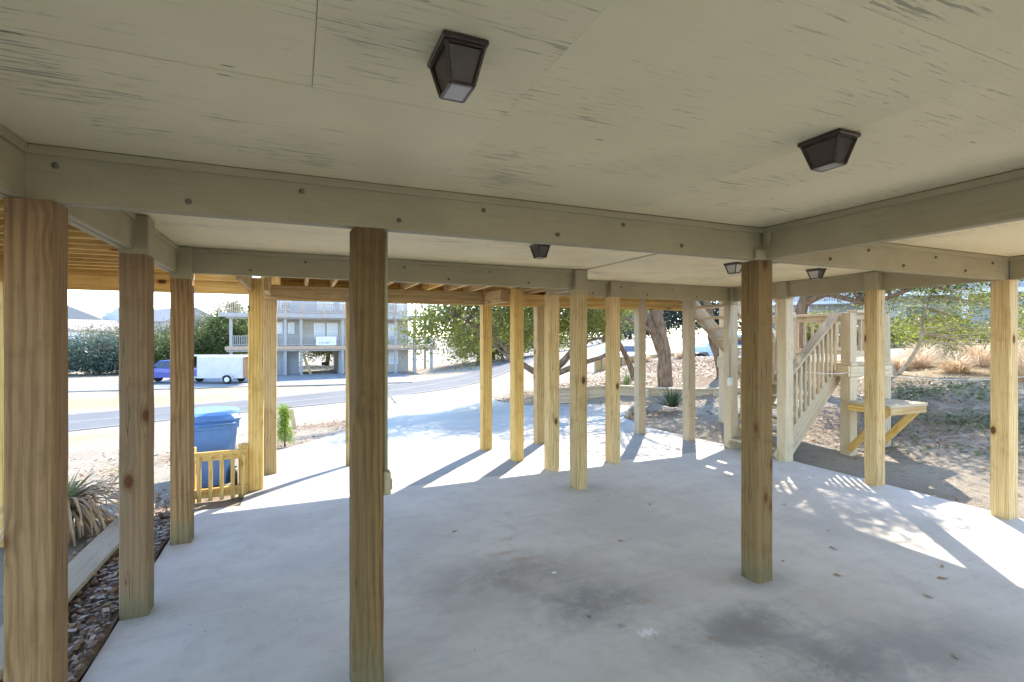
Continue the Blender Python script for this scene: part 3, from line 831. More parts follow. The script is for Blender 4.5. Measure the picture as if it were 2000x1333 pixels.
# ------------------------------------------------------------------ stairs
stair = thing("staircase", "weathered timber staircase with a half landing and baluster railings", "staircase", (5.9, 4.6, 0))
def sp(name, mt, *boxes, ch=.003):
    bs = [(b[0] - 5.9, b[1] - 5.9, b[2] - 4.6, b[3] - 4.6, b[4], b[5]) for b in boxes]
    return part(name, M[mt], stair, *bs, ch=ch)
def sbar(name, mt, p, q, w, h, up=(0, 0, 1)):
    p = Vector(p) - Vector((5.9, 4.6, 0)); q = Vector(q) - Vector((5.9, 4.6, 0))
    return bar_obj(name, M[mt], stair, p, q, w, h, up)
LZ = 1.25
NT = 8; rise = LZ / NT; going = .155
for i in range(NT - 1):
    z = rise * (i + 1); x = 5.70 + i * going
    t = sp("tread", 'greyY', (x, x + .24, 4.70, 5.38, z - .038, z))
for y in (4.665, 5.42):
    sbar("stringer", 'greyX', (5.78, y, -.02), (6.95, y, LZ - .10), .038, .26)
# lower flight railings
def railing(p0, p1, hgt, y, nb, mtl='greyX', base=.16):
    sbar("handrail", mtl, (p0[0], y, p0[1] + hgt), (p1[0], y, p1[1] + hgt), .135, .038)
    sbar("top_rail", mtl, (p0[0], y, p0[1] + hgt - .065), (p1[0], y, p1[1] + hgt - .065), .038, .085)
    sbar("bottom_rail", mtl, (p0[0], y, p0[1] + base), (p1[0], y, p1[1] + base), .038, .06)
    for k in range(nb):
        t = (k + .6) / nb
        x = p0[0] + (p1[0] - p0[0]) * t; z = p0[1] + (p1[1] - p0[1]) * t
        sp("baluster", 'greyZ', (x - .018, x + .018, y - .052, y - .022, z + base - .05, z + hgt - .05))
railing((5.90, .24), (6.84, 1.05), .84, 4.645, 11)
railing((5.88, .24), (7.05, 1.05), .84, 5.44, 11)
# landing
for (x, y, top) in ((6.92, 4.50, 1.93), (7.66, 4.50, 1.93), (7.66, 6.62, 1.93), (6.92, 6.66, 2.3), (7.08, 5.52, 1.98)):
    sp("landing_post", 'greyZ', (x - .07, x + .07, y - .07, y + .07, h1(x, y) - .15, LZ - .19))
    sp("newel", 'greyZ', (x - .066, x + .066, y - .066, y + .066, LZ + .003, top))
sp("landing_beam", 'greyX', (6.85, 7.73, 4.425, 4.463, LZ - .186, LZ - .04)); sp("landing_beam", 'greyX', (6.85, 7.73, 6.70, 6.738, LZ - .186, LZ - .04))
sp("landing_beam", 'greyY', (6.81, 6.848, 4.43, 6.73, LZ - .186, LZ - .04)); sp("landing_beam", 'greyY', (7.732, 7.77, 4.43, 6.73, LZ - .186, LZ - .04))
for k in range(6):
    sp("landing_board", 'greyY', (6.84 + k * .155, 6.84 + k * .155 + .15, 4.41, 6.75, LZ - .037, LZ))
def flat_rail(p, q, nb, top=1.93):
    d = Vector(q) - Vector(p)
    ax = 'greyX' if abs(d.x) > abs(d.y) else 'greyY'
    sbar("handrail", 'greyX', (*p, top + .02), (*q, top + .02), .14, .036)
    sbar("top_rail", 'greyX', (*p, top - .05), (*q, top - .05), .036, .085)
    sbar("bottom_rail", 'greyX', (*p, LZ + .12), (*q, LZ + .12), .036, .08)
    for k in range(nb):
        t = (k + .5) / nb
        x = p[0] + d.x * t; y = p[1] + d.y * t
        sp("baluster", 'greyZ', (x - .018, x + .018, y - .018, y + .018, LZ + .163, top - .095))
flat_rail((6.99, 4.50), (7.59, 4.50), 5)
flat_rail((7.66, 4.57), (7.66, 6.55), 15)
# upper flight back up to the deck
for i in range(6):
    z = LZ + .17 * (i + 1); x = 7.0 - i * .2
    sp("tread", 'greyY', (x - .24, x, 5.62, 6.5, z - .038, z))
for y in (5.60, 6.56):
    sbar("stringer", 'greyX', (7.1, y, LZ - .02), (5.95, y, LZ + 1.0), .038, .26)
sbar("handrail", 'greyX', (7.1, 5.56, LZ + .74), (6.05, 5.56, LZ + 1.62), .135, .038)
sbar("handrail", 'greyX', (7.1, 6.6, LZ + .74), (6.05, 6.6, LZ + 1.62), .135, .038)
for k in range(8):
    x = 6.98 - k * .12; z = LZ + .1 + k * .1
    sp("baluster", 'greyZ', (x - .018, x + .018, 5.615 - .055, 5.615 - .025, z + .05, z + .66))

# work table hung on the landing posts
tab = thing("work_table", "pale plank table braced against the landing posts behind the stairs", "table", (7.1, 4.2, 0))
def tp(name, mt, b): return part(name, M[mt], tab, (b[0] - 7.1, b[1] - 7.1, b[2] - 4.2, b[3] - 4.2, b[4], b[5]), ch=.003)
for k in range(4):
    tp("table_plank", 'greyX', (6.74, 7.52, 3.87 + k * .137, 3.87 + k * .137 + .133, .715, .75))
tp("apron", 'paleX', (6.76, 7.50, 3.875, 3.91, .625, .713)); tp("apron", 'newY', (6.76, 6.795, 3.913, 4.41, .625, .713)); tp("apron", 'newY', (7.465, 7.50, 3.913, 4.41, .625, .713))
for x in (6.815, 7.44):
    bar_obj("brace", M['newX'], tab, (x - 7.1, 3.93 - 4.2, .68), (x - 7.1, 4.43 - 4.2, .08), .038, .085)

rp = MB(); pts = []
for k in range(13):
    t = k / 12
    pts.append((6.30 + .62 * t, 4.56 - .14 * t, 1.13 - .02 * math.sin(math.pi * t)))
for k in range(1, 25):
    t = k / 24
    pts.append((6.92 + 4.2 * t, 4.42 - .6 * t, 1.13 - .07 * t - .12 * math.sin(math.pi * t)))
rp.tube(pts, .005, 6)
tag(rp.build("clothesline", M['rope']), "thin white rope strung from the stair railing across the dune", "rope")

# ------------------------------------------------------------------ lamps under the soffit
def lamp(x, y, label, rz, glass):
    t = thing("ceiling_lamp", label, "ceiling lamp", (x, y, CEIL), rz, "bronze box lamps under the soffit")
    m = MB(); m.box(-.056, .056, -.079, .079, -.014, 0.0, .003); m.build("base_plate", M['bronze'], t)
    b = MB()
    def corner(z, s): return [(-.046 * s, -.068 * s, z), (.046 * s, -.068 * s, z), (.046 * s, .068 * s, z), (-.046 * s, .068 * s, z)]
    top = corner(-.017, 1); bot = corner(-.098, .62)
    for i in range(4):
        b.bar(top[i], bot[i], .008, .008)
        b.bar(bot[i], bot[(i + 1) % 4], .008, .008)
        b.bar(top[i], top[(i + 1) % 4], .008, .008)
    b.build("cage", M['bronze'], t)
    for i in range(4):
        p, q, r_, s_ = Vector(top[i]), Vector(top[(i + 1) % 4]), Vector(bot[(i + 1) % 4]), Vector(bot[i])
        cen = (p + q + r_ + s_) / 4
        inn = lambda a: a + (Vector((0, 0, cen.z)) - cen) * .06
        g = MB(); vs = [inn(a) for a in (p, q, r_, s_)]
        back = [a + (Vector((0, 0, cen.z)) - cen).normalized() * .003 for a in vs]
        g.add(vs + back, [(0, 1, 2, 3), (7, 6, 5, 4), (0, 4, 5, 1), (1, 5, 6, 2), (2, 6, 7, 3), (3, 7, 4, 0)])
        g.build("glass_panel", M['lampglass'] if (glass and i in glass) else M['bronze'], t)
    m = MB(); m.box(-.0275, .0275, -.041, .041, -.1015, -.0985); m.build("bottom_glass", M['lampglass_dk'], t)
    return t
lamp(.362, 1.19, "large dark bronze box lamp nearest the viewer on the soffit", R(0), None)
lamp(1.73, 1.196, "dark bronze box lamp on the soffit near the right-hand beam", R(0), None)
lamp(1.72, 3.47, "small bronze box lamp just behind the near beam at centre", R(0), None)
lamp(3.87, 3.61, "bronze box lamp half hidden by the post with the beam corner", R(0), (0, 3))
lamp(5.03, 3.61, "bronze box lamp with a pale pane, right of the corner post", R(0), (3,))

# ------------------------------------------------------------------ conduits and outlet boxes
cd = thing("electrical_conduit", "painted conduit with a grey outlet box on the dark centre post", "conduit", (.386, 2.43, 0))
MB().tube([(0, 0, .98), (0, 0, BB - .003)], .0115, 10).build("pipe", M['paint'], cd)
MB().box(-.014, .022, -.028, .028, .87, .98, .005).build("outlet_box", M['paint'], cd)
MB().box(.023, .03, -.018, .018, .89, .94, .002).build("cover", M['paint'], cd)
cd = thing("electrical_conduit", "thin grey conduit and pale switch box on the post by the stairs", "conduit", (5.705, 5.40, 0))
MB().tube([(0, 0, 1.02), (0, 0, CEIL - .03)], .0115, 10).build("pipe", M['steel'], cd)
MB().box(-.03, .034, -.04, .022, .90, 1.02, .006).build("outlet_box", M['plastic_box'], cd)

# ------------------------------------------------------------------ trees
def limb_pts(p, q, sag, n=5):
    p = Vector(p); q = Vector(q)
    side = Vector((random.uniform(-1, 1), random.uniform(-1, 1), random.uniform(-.6, .6))) * sag
    return [p.lerp(q, i / (n - 1)) + side * math.sin(math.pi * i / (n - 1)) for i in range(n)]

def tree(name, label, cat, stems, blobs, leaf, mat, bark='bark', group=None, leaves=9000, clumps=46, spread=.30, seed=1, flat=.15, shell=.55, aspect=.5, twig=.012):
    """stems: list of (points, radii); blobs: crown ellipsoids (cx,cy,cz,rx,ry,rz)"""
    random.seed(seed)
    base = Vector(stems[0][0][0])
    t = thing(name, label, cat, base, 0, group)
    tb = MB()
    tips = []
    for pts, rad in stems:
        pts = [Vector(p) - base for p in pts]
        # smooth the path a little
        fine = []; fr = []
        for i in range(len(pts) - 1):
            for k in range(3):
                u = k / 3
                a0 = pts[max(0, i - 1)]; a1 = pts[i]; a2 = pts[i + 1]; a3 = pts[min(len(pts) - 1, i + 2)]
                fine.append(.5 * ((2 * a1) + (a2 - a0) * u + (2 * a0 - 5 * a1 + 4 * a2 - a3) * u * u + (3 * a1 - a0 - 3 * a2 + a3) * u ** 3))
                fr.append((rad[i] + (rad[i + 1] - rad[i]) * u) * random.uniform(.93, 1.07))
        fine.append(pts[-1]); fr.append(rad[-1])
        tb.tube(fine, fr, 10, wob=.14)
        tips += [(p, r) for p, r in list(zip(fine, fr))[len(fine) // 2:]]
    vol = [b[3] * b[4] * b[5] for b in blobs]; tot = sum(vol)
    P = []
    for b, v in zip(blobs, vol):
        k = max(4, int(clumps * v / tot))
        cen = Vector(b[:3]) - base
        per = int(leaves * v / tot / k)
        for _ in range(k):
            d = Vector((random.gauss(0, 1), random.gauss(0, 1), random.gauss(0, 1))).normalized()
            rr = (shell + (1 - shell) * random.random())
            c = cen + Vector((d.x * b[3] * rr, d.y * b[4] * rr, d.z * b[5] * rr))
            near = min(tips, key=lambda z: (z[0] - c).length)
            if (near[0] - c).length < max(b[3:]) * 2.2:
                lp = limb_pts(near[0], c, .12 * (near[0] - c).length, 5)
                r0 = min(near[1] * .55, twig * 3.2)
                tb.tube(lp, [r0, r0 * .8, r0 * .6, r0 * .45, r0 * .25], 5, caps=False)
            s = spread * random.uniform(.7, 1.25)
            g = rng.normal(size=(int(per * random.uniform(.6, 1.4)) + 3, 3)) * np.array([s, s, s * .65])
            P.append(g + np.array(c))
    tb.build("trunk", M[bark], t)
    P = np.concatenate(P)
    np_mesh("crown", leaf_quads(P, leaf, aspect, flat), None, 4, M[mat], t)
    return t

# live oaks on the leaf-strewn bed right of the driveway
z1 = h1(6.5, 12)
tree("oak_tree", "spreading many-stemmed oak beside the driveway with low twisting branches", "tree",
     [([(6.5, 12, z1 - .1), (6.3, 12.1, z1 + .35), (6.15, 12.25, z1 + .6)], [.17, .15, .13]),
      ([(6.2, 12.2, z1 + .5), (6.9, 12.0, z1 + 1.2), (7.3, 12.3, z1 + 2.1), (7.5, 12.6, z1 + 3.0)], [.10, .085, .06, .03]),
      ([(6.2, 12.2, z1 + .5), (6.55, 12.6, z1 + 1.5), (6.5, 13.0, z1 + 2.6), (6.8, 13.3, z1 + 3.4)], [.10, .085, .06, .03]),
      ([(6.2, 12.2, z1 + .5), (5.6, 12.7, z1 + .95), (5.0, 13.0, z1 + 1.6), (4.1, 13.5, z1 + 2.2)], [.10, .07, .05, .03]),
      ([(6.2, 12.2, z1 + .45), (5.7, 12.0, z1 + .75), (5.2, 12.2, z1 + 1.0), (4.6, 12.5, z1 + 1.6)], [.08, .055, .04, .02]),
      ([(6.25, 12.2, z1 + .5), (7.0, 11.6, z1 + .9), (7.5, 11.2, z1 + 1.15), (7.9, 11.2, z1 + 1.6)], [.09, .06, .045, .02]),
      ([(6.25, 12.2, z1 + .5), (6.6, 11.9, z1 + 1.0), (7.4, 11.9, z1 + 1.5), (8.1, 11.8, z1 + 1.6)], [.08, .055, .04, .02])],
     [(6.2, 12.9, z1 + 2.7, 2.0, 1.9, 1.1), (4.3, 13.6, z1 + 2.0, 1.8, 1.6, 1.0), (7.9, 12.4, z1 + 2.4, 1.5, 1.4, .85), (5.6, 14.8, z1 + 2.4, 2.4, 1.6, 1.2), (7.2, 14.6, z1 + 2.3, 1.8, 1.4, 1.0), (5.6, 14.0, z1 + 4.0, 2.6, 2.2, .9), (7.6, 13.0, z1 + 4.0, 2.0, 1.8, .8)],
     .085, 'oakleaf_y', leaves=46000, clumps=300, spread=.29, seed=3)
z2 = h1(8.65, 10.25)
tree("oak_tree", "oak with a thick leaning grey trunk behind the low retaining wall", "tree",
     [([(8.65, 10.25, z2 - .15), (8.62, 10.25, z2 + .5), (8.60, 10.28, z2 + 1.1), (8.45, 10.35, z2 + 1.8), (8.25, 10.5, z2 + 2.8), (8.4, 10.9, z2 + 4.0)], [.20, .165, .15, .135, .11, .07]),
      ([(8.58, 10.27, z2 + .85), (8.35, 10.35, z2 + 1.4), (8.05, 10.5, z2 + 1.95), (7.7, 10.7, z2 + 2.6), (7.3, 11.2, z2 + 3.3)], [.14, .12, .10, .08, .05]),
      ([(8.35, 10.35, z2 + 1.35), (8.0, 10.4, z2 + 1.55), (7.55, 10.6, z2 + 1.75)], [.07, .05, .03]),
      ([(8.48, 10.35, z2 + 1.75), (8.75, 10.4, z2 + 2.4), (9.2, 10.6, z2 + 3.2)], [.10, .08, .05])],
     [(8.2, 10.9, z2 + 4.1, 1.9, 1.8, .9), (7.2, 11.3, z2 + 3.4, 1.3, 1.3, .7), (9.5, 10.9, z2 + 3.8, 1.4, 1.3, .8)],
     .06, 'oakleaf_y', leaves=10000, clumps=90, spread=.26, seed=5)
z3 = h1(9.3, 12.3)
tree("oak_tree", "slender oak with thin curved stems between the thick trunk and the driveway", "tree",
     [([(9.3, 12.35, z3 - .1), (9.1, 12.4, z3 + .5), (8.75, 12.5, z3 + 1.2), (8.55, 12.6, z3 + 1.9), (8.3, 12.9, z3 + 2.8)], [.11, .085, .075, .06, .03]),
      ([(8.85, 12.48, z3 + 1.05), (8.55, 12.6, z3 + 1.5), (8.2, 12.7, z3 + 1.9)], [.055, .045, .02])],
     [(8.3, 13.0, z3 + 2.5, 1.3, 1.2, .9), (9.3, 13.2, z3 + 2.3, 1.0, 1.0, .7)],
     .06, 'oakleaf_y', leaves=6500, clumps=60, spread=.26, seed=7)
z4 = h1(10.5, 10.2)
tree("oak_tree", "oak with a single brown trunk seen left of the stairs", "tree",
     [([(10.5, 10.15, z4 - .15), (10.42, 10.2, z4 + .4), (10.25, 10.3, z4 + 1.1), (10.15, 10.35, z4 + 1.9), (10.1, 10.5, z4 + 3.0), (10.4, 10.8, z4 + 4.2)], [.17, .13, .115, .10, .09, .05])],
     [(10.3, 10.9, z4 + 4.2, 1.7, 1.6, .9)], .06, 'oakleaf', leaves=6000, clumps=60, spread=.27, seed=9)
z5 = h1(10.9, 8.35)
tree("oak_tree", "oak behind the landing with a long limb reaching over the dune", "tree",
     [([(10.9, 8.35, z5 - .15), (10.95, 8.35, z5 + .9), (11.05, 8.25, z5 + 1.8), (11.4, 8.0, z5 + 2.8)], [.19, .15, .13, .09]),
      ([(11.05, 8.25, z5 + 1.75), (11.15, 7.8, z5 + 1.98), (11.25, 7.4, z5 + 1.86), (11.4, 6.95, z5 + 1.74), (11.6, 6.4, z5 + 1.95), (11.9, 5.7, z5 + 2.3)], [.085, .07, .055, .05, .045, .03])],
     [(11.6, 7.4, z5 + 3.3, 1.9, 1.7, .9), (12.0, 5.8, z5 + 2.35, 1.5, 1.3, .42), (12.6, 4.7, z5 + 2.5, 1.2, 1.1, .40), (11.3, 7.3, z5 + 2.15, .8, .8, .25), (8.3, 6.85, z5 + 4.2, 1.1, .75, .4), (8.1, 7.0, z5 + 4.4, 1.1, .8, .4), (9.1, 7.4, z5 + 4.3, 1.0, .7, .4)],
     .07, 'oakleaf', leaves=26000, clumps=260, spread=.22, seed=12, shell=.3)
z6 = h1(12.1, 6.8)
tree("young_tree", "small pale-barked tree with a forked trunk on the sandy rise", "tree",
     [([(12.1, 6.8, z6 - .1), (12.0, 6.92, z6 + .3), (11.85, 7.12, z6 + .7), (11.9, 7.2, z6 + 1.2)], [.05, .04, .028, .012]),
      ([(12.12, 6.8, z6 + .02), (12.25, 6.66, z6 + .3), (12.35, 6.5, z6 + .75), (12.3, 6.42, z6 + 1.2), (12.45, 6.3, z6 + 1.9)], [.05, .04, .03, .024, .012])],
     [(12.5, 6.6, z6 + 1.6, 1.2, 1.2, .75), (13.6, 5.9, z6 + 1.2, 1.1, 1.0, .6)], .05, 'oakleaf_y', 'barkpale', leaves=6500, clumps=110, spread=.2, seed=14, twig=.008)
zb = h1(16.3, 8.0)
tree("shrub", "rounded dark green shrub on the crest of the dune", "shrub",
     [([(16.3, 8.0, zb - .1), (16.35, 8.0, zb + .5)], [.05, .03])], [(16.3, 8.0, zb + .55, 1.1, 1.1, .55), (17.4, 7.2, zb + .45, .9, .8, .45)], .07, 'oakleaf_y', leaves=5500, clumps=60, spread=.2, seed=15)

# trees further off
def far_tree(name, label, cat, x, y, r, h, mat, leaf=.2, leaves=3500, lean=0, group=None, seed=1, low=.25, clumps=46, bark='bark'):
    z = h1(x, y)
    cz = z + h * (low + 1) / 2; rz = h * (1 - low) / 2
    return tree(name, label, cat, [([(x, y, z - .3), (x + lean * .3, y, z + h * .3), (x + lean, y, z + h * .75)], [.09 * r * .6 + .05, .07 * r * .6 + .04, .03])],
                [(x, y, cz, r, r, rz), (x + r * .5, y - r * .2, cz - rz * .25, r * .7, r * .7, rz * .6), (x - r * .5, y + r * .1, cz - rz * .2, r * .7, r * .7, rz * .65)],
                leaf, mat, bark, group, leaves, clumps, r * .17, seed, .1, .5, .6, .02)
far_tree("oak_tree", "grey-green oak right of the neighbouring house across the street", "tree", 19.4, 55.5, 3.3, 6.4, 'greyleaf', .19, 15000, .6, seed=21, clumps=150, low=.05)
far_tree("oak_tree", "bright yellow-green oak bush at the far roadside left of the new deck post", "tree", 21.3, 52.5, 3.0, 5.4, 'oakleaf_y', .19, 15000, -.5, seed=22, clumps=150, low=.03)
far_tree("oak_tree", "grey-green oak behind the yellow-green one beyond the road", "tree", 22.5, 58.5, 4.2, 7.4, 'greyleaf', .2, 15000, .4, seed=23, clumps=150, low=.08)
far_tree("oak_tree", "dark oak at the road's edge beyond the spreading oak", "tree", 27.0, 53.0, 3.8, 6.4, 'oakleaf', .19, 14000, .4, seed=24, clumps=140, low=.04)
far_tree("oak_tree", "dark oak filling the gap behind the driveway posts", "tree", 31.5, 47.5, 3.6, 5.2, 'blueleaf', .19, 12000, .4, seed=25, clumps=130, low=.06)
far_tree("oak_tree", "wide oak behind the road at the foot of the pines", "tree", 37.5, 51, 4.0, 5.6, 'greyleaf', .2, 12000, .4, seed=26, clumps=130, low=.06)
for i, (x, y, r, h, m, lb) in enumerate([(-23.5, 66, 3.2, 3.9, 'blueleaf', "dark evergreen shrub at far left across the street"), (-18.8, 64.5, 3.2, 4.0, 'blueleaf', "blue-grey evergreen shrub second from the far left across the street"),
        (-14.3, 65.5, 3.0, 4.3, 'oakleaf', "dark evergreen shrub behind the blue pickup's bonnet"), (-10.2, 66.5, 3.1, 5.0, 'oakleaf', "dark leafy shrub behind the pickup bed and trailer"), (-6.8, 65.0, 2.4, 7.6, 'oakleaf', "tall dark oak at the left end of the neighbouring house"),
        (-12.2, 77, 4.2, 7.4, 'greyleaf', "pale leafless-looking tree rising behind the pickup"), (-7.0, 74, 3.6, 9.0, 'greyleaf', "tall pale tree showing above the neighbouring deck's left end"), (-20.5, 78, 4.2, 5.6, 'greyleaf', "pale grey tree above the shrubs at left")]):
    far_tree("evergreen_shrub" if i < 4 else "tree", lb, "shrub" if i < 4 else "tree", x, y, r, h, m, .2, 13000, .3, seed=30 + i, clumps=150, low=.02 if i < 4 else .15)
far_tree("oak_tree", "oak seen through the open garage bay of the neighbouring house", "tree", 3.6, 69, 4.6, 6.0, 'oakleaf', .2, 14000, .5, seed=41, clumps=150, low=.10)
for i, (x, y, r, h, lb) in enumerate([(41, 53, 3.4, 6.6, "blue-green pine beyond the road, leftmost of five"), (44.5, 49.5, 3.2, 7.6, "blue-green pine beyond the road, second from the left of five"), (47.5, 46.0, 3.4, 8.2, "blue-green pine beyond the road, middle of five"), (50, 42.0, 3.4, 8.0, "blue-green pine beyond the road, fourth from the left of five"), (53, 38, 3.4, 7.6, "blue-green pine beyond the road, rightmost of five")]):
    far_tree("pine_tree", lb, "tree", x, y, r, h, 'blueleaf', .24, 11000, .2, seed=50 + i, clumps=130, low=.06)
far_tree("shrub", "loose olive shrub behind the stairs below the far house", "shrub", 30, 21.5, 2.4, 2.2, 'oakleaf_y', .12, 6000, .2, seed=61, clumps=70, low=.05)
far_tree("shrub", "pale shrub on the dune right of the landing", "shrub", 27, 16.5, 2.0, 1.7, 'greyleaf', .12, 5500, .2, seed=62, clumps=70, low=.05)
far_tree("shrub", "green shrub in front of the porch house at right", "shrub", 26.5, 13.4, 1.9, 1.6, 'oakleaf_y', .11, 5500, .2, seed=63, clumps=70, low=.05)
far_tree("shrub", "grey-green bush by the white porch at right", "shrub", 25, 9.5, 1.4, 1.3, 'greyleaf', .11, 4500, .2, seed=64, clumps=60, low=.05)

# ------------------------------------------------------------------ neighbouring house across the street
nh = thing("beach_house", "grey two-deck beach house on posts with an open garage bay across the street", "house", (-6.1, 53.0, -2.3))
def hp(name, mt, *b, ch=0.0): return part(name, M[mt], nh, *b, ch=ch)
D1, D2 = 2.6, 5.75
def win(x0, x1, z0, z1, y=2.0, mt='blind', mullion=True):
    w = hp("window", 'white', (x0, x1, y - .07, y - .005, z0, z1))
    g = MB(); g.box(.1, x1 - x0 - .1, -.02, -.003, .1, z1 - z0 - .1); g.build("pane", M[mt], w)
    if mullion:
        g = MB(); g.box(.1, x1 - x0 - .1, -.035, -.0205, (z1 - z0) / 2 - .025, (z1 - z0) / 2 + .025); g.build("mullion", M['white'], w)
hp("ground_wall", 'siding_v', (3.2, 6.3, 1.9, 7.5, 0, D1)); hp("ground_wall", 'siding_b', (10.35, 17.3, 2.0, 9.5, 0, D1))
hp("ground_wall", 'siding_v', (3.2, 5.0, 1.2, 1.895, 0, D1 - .01))
hp("wall", 'siding', (3.0, 6.4, 1.9, 9.8, D1 + .32, D2)); hp("wall", 'siding_b', (6.405, 17.3, 2.0, 9.8, D1 + .32, D2))
hp("wall", 'siding_bl', (3.0, 17.3, 2.4, 9.8, D2 + .32, 8.9))
rf = MB(); rf.prism([(2.2, 8.9), (18.1, 8.9), (10.2, 12.2)], 1.4, 10.6); rf.build("roof", M['shingle'], nh)
part("chimney", M['siding_b'], nh.children[-1], (13, 13.9, 5, 6, 10.2, 13.2))
hp("deck_floor", 'greywood', (.1, 19.9, .1, 2.4, D1 + .04, D1 + .30)); hp("deck_rim", 'pinkwood', (.0, 20.0, -.02, .08, D1 - .02, D1 + .32))
hp("deck_floor", 'greywood', (-.4, 20.3, .1, 2.8, D2 + .04, D2 + .30)); hp("deck_rim", 'greywood', (-.5, 20.4, -.12, -.02, D2 - .08, D2 + .32))
hp("deck_beam", 'greywood', (.1, 19.9, .2, .35, D2 - .22, D2 + .035)); hp("deck_beam", 'greywood', (.1, 19.9, .2, .35, D1 - .2, D1 + .035))
for i, x in enumerate((.45, 5.07, 6.48, 10.36, 15.65, 17.7, 19.5)):
    hp("post", 'greywood', (x - .13, x + .13, .36, .62, -.3, D1 - .0)); hp("post", 'greywood', (x - .13, x + .13, .36, .62, D1 + .33, D2 + .03))
for x in (18.4, 19.7):
    hp("post", 'greywood', (x - .1, x + .1, 4.2, 4.4, -.3, D2))
hp("deck_floor", 'greywood', (17.32, 19.9, 2.41, 4.6, D1 + .04, D1 + .30)); hp("deck_floor", 'greywood', (17.32, 20.3, 2.81, 4.9, D2 + .04, D2 + .30))
def nrail(x0, x1, y, z, mt, panel=None, h=1.0):
    hp("top_rail", mt, (x0, x1, y - .06, y + .06, z + h - .06, z + h)); hp("bottom_rail", mt, (x0, x1, y - .03, y + .03, z + .08, z + .16))
    b = MB(); n = int((x1 - x0) / .15)
    for k in range(n):
        x = x0 + (k + .5) * (x1 - x0) / n
        b.box(x - .03, x + .03, y - .022, y + .022, z + .165, z + h - .065)
    tag(b.build("balusters", M[mt], nh), kind="stuff")
for x0, x1 in ((.6, 4.93), (5.22, 6.33), (6.63, 10.2), (10.5, 15.5), (15.8, 17.55), (17.85, 19.4)):
    nrail(x0, x1, .48, D1 + .32, 'greywood' if x0 > 6 else 'greywood')
ups = (-.45, 2.0, 4.4, 5.1, 6.6, 8.6, 10.4, 13.0, 15.4, 17.6, 19.0, 20.35)
for a, b in zip(ups[:-1], ups[1:]):
    nrail(a + .08, b - .08, -.07, D2 + .32, 'pinkwood')
for x in ups:
    hp("rail_post", 'pinkwood', (x - .07, x + .07, -.14, 0.0, D2 - .1, D2 + 1.36))
for x0, x1 in ((7.7, 8.75), (8.95, 10.0), (14.3, 15.0), (15.15, 16.1)):
    win(x0, x1, D1 + .95, D2 - .55, 2.0, 'blind')
for x0, x1 in ((4.1, 4.8), (5.3, 5.9)):
    win(x0, x1, D1 + 1.5, D2 - .5, 1.9, 'blind', False)
for x0, x1 in ((14.4, 15.0), (15.2, 16.2)):
    win(x0, x1, .85, D1 - .3, 2.0, 'blind')
for x0, x1, m_ in ((4.6, 5.6, 'glass'), (8.0, 9.6, 'blind'), (10.2, 11.6, 'blind'), (15.0, 15.9, 'glass'), (16.1, 16.9, 'blind')):
    win(x0, x1, D2 + .75, D2 + 2.5, 2.4, m_)
hp("garage_wall", 'siding_v', (10.05, 10.34, 1.2, 9.5, 0, D1))
sg = tag(hp("deck_screen", 'white', (7.85, 9.75, .38, .41, D1 + .35, D1 + 1.22)), "white cut-out panel on the middle rail")
m = MB()
for k, (x, z, w, h_) in enumerate(((.30, .18, .08, .16), (.45, .22, .06, .12), (.58, .16, .09, .2), (.75, .2, .05, .1), (.88, .16, .07, .22), (1.02, .16, .07, .22), (1.15, .2, .1, .14), (1.42, .26, .06, .08), (1.58, .26, .06, .08), (.62, .66, .05, .08), (1.2, .5, .14, .03))):
    m.box(x, x + w, -.012, -.002, z, z + h_)
m.build("cutout", M['glass'], sg)
m = MB(); m.bar((0, 0, 0), (.55, 0, 1.25), .08, .08); m.bar((1.1, 0, 0), (.56, .0, 1.25), .08, .08); m.bar((.2, .1, .35), (.9, .1, .35), .05, .06)
tag(m.build("deck_chair_frame", M['white'], None, (2.6, 53.55, -2.3 + D2 + .31)), "white A-shaped frame standing on the upper deck across the street", "frame")
gr = thing("barbecue_grill", "small dark barbecue grill inside the open garage bay across the street", "grill", (2.8, 58.0, h1(2.8, 58)))
MB().box(-.35, .35, -.25, .25, .75, 1.1, .06).build("bowl", M['black'], gr)
m = MB(); [m.box(a - .02, a + .02, b - .02, b + .02, 0, .76) for a in (-.3, .3) for b in (-.2, .2)]; m.build("leg", M['steel'], gr)
m = MB(); m.bar((0, 0, 0), (-.7, .2, 2.0), .25, .04, (0, 1, 0)); tag(m.build("leaning_plank", M['paleZ'], None, (1.3, 54.6, h1(1.3, 54.6))), "pale plank leaning at the left side of the open garage bay", "plank")

# ------------------------------------------------------------------ vehicles
def wheel(parent, x, y, r, w, rim='chrome'):
    t = MB(); t.tube([(0, -w / 2, 0), (0, -w / 2 + .03, 0), (0, w / 2 - .03, 0), (0, w / 2, 0)], [r * .9, r, r, r * .9], 22)
    o = t.build("wheel", M['rubber'], parent, (x, y, r))
    s = -1 if y < 0 else 1
    q = MB(); q.tube([(0, s * (w / 2 + .004), 0), (0, s * (w / 2 + .02), 0)], [r * .62, r * .5], 16); q.tube([(0, s * (w / 2 + .02), 0), (0, s * (w / 2 + .04), 0)], r * .15, 8)
    q.build("rim", M[rim], o)

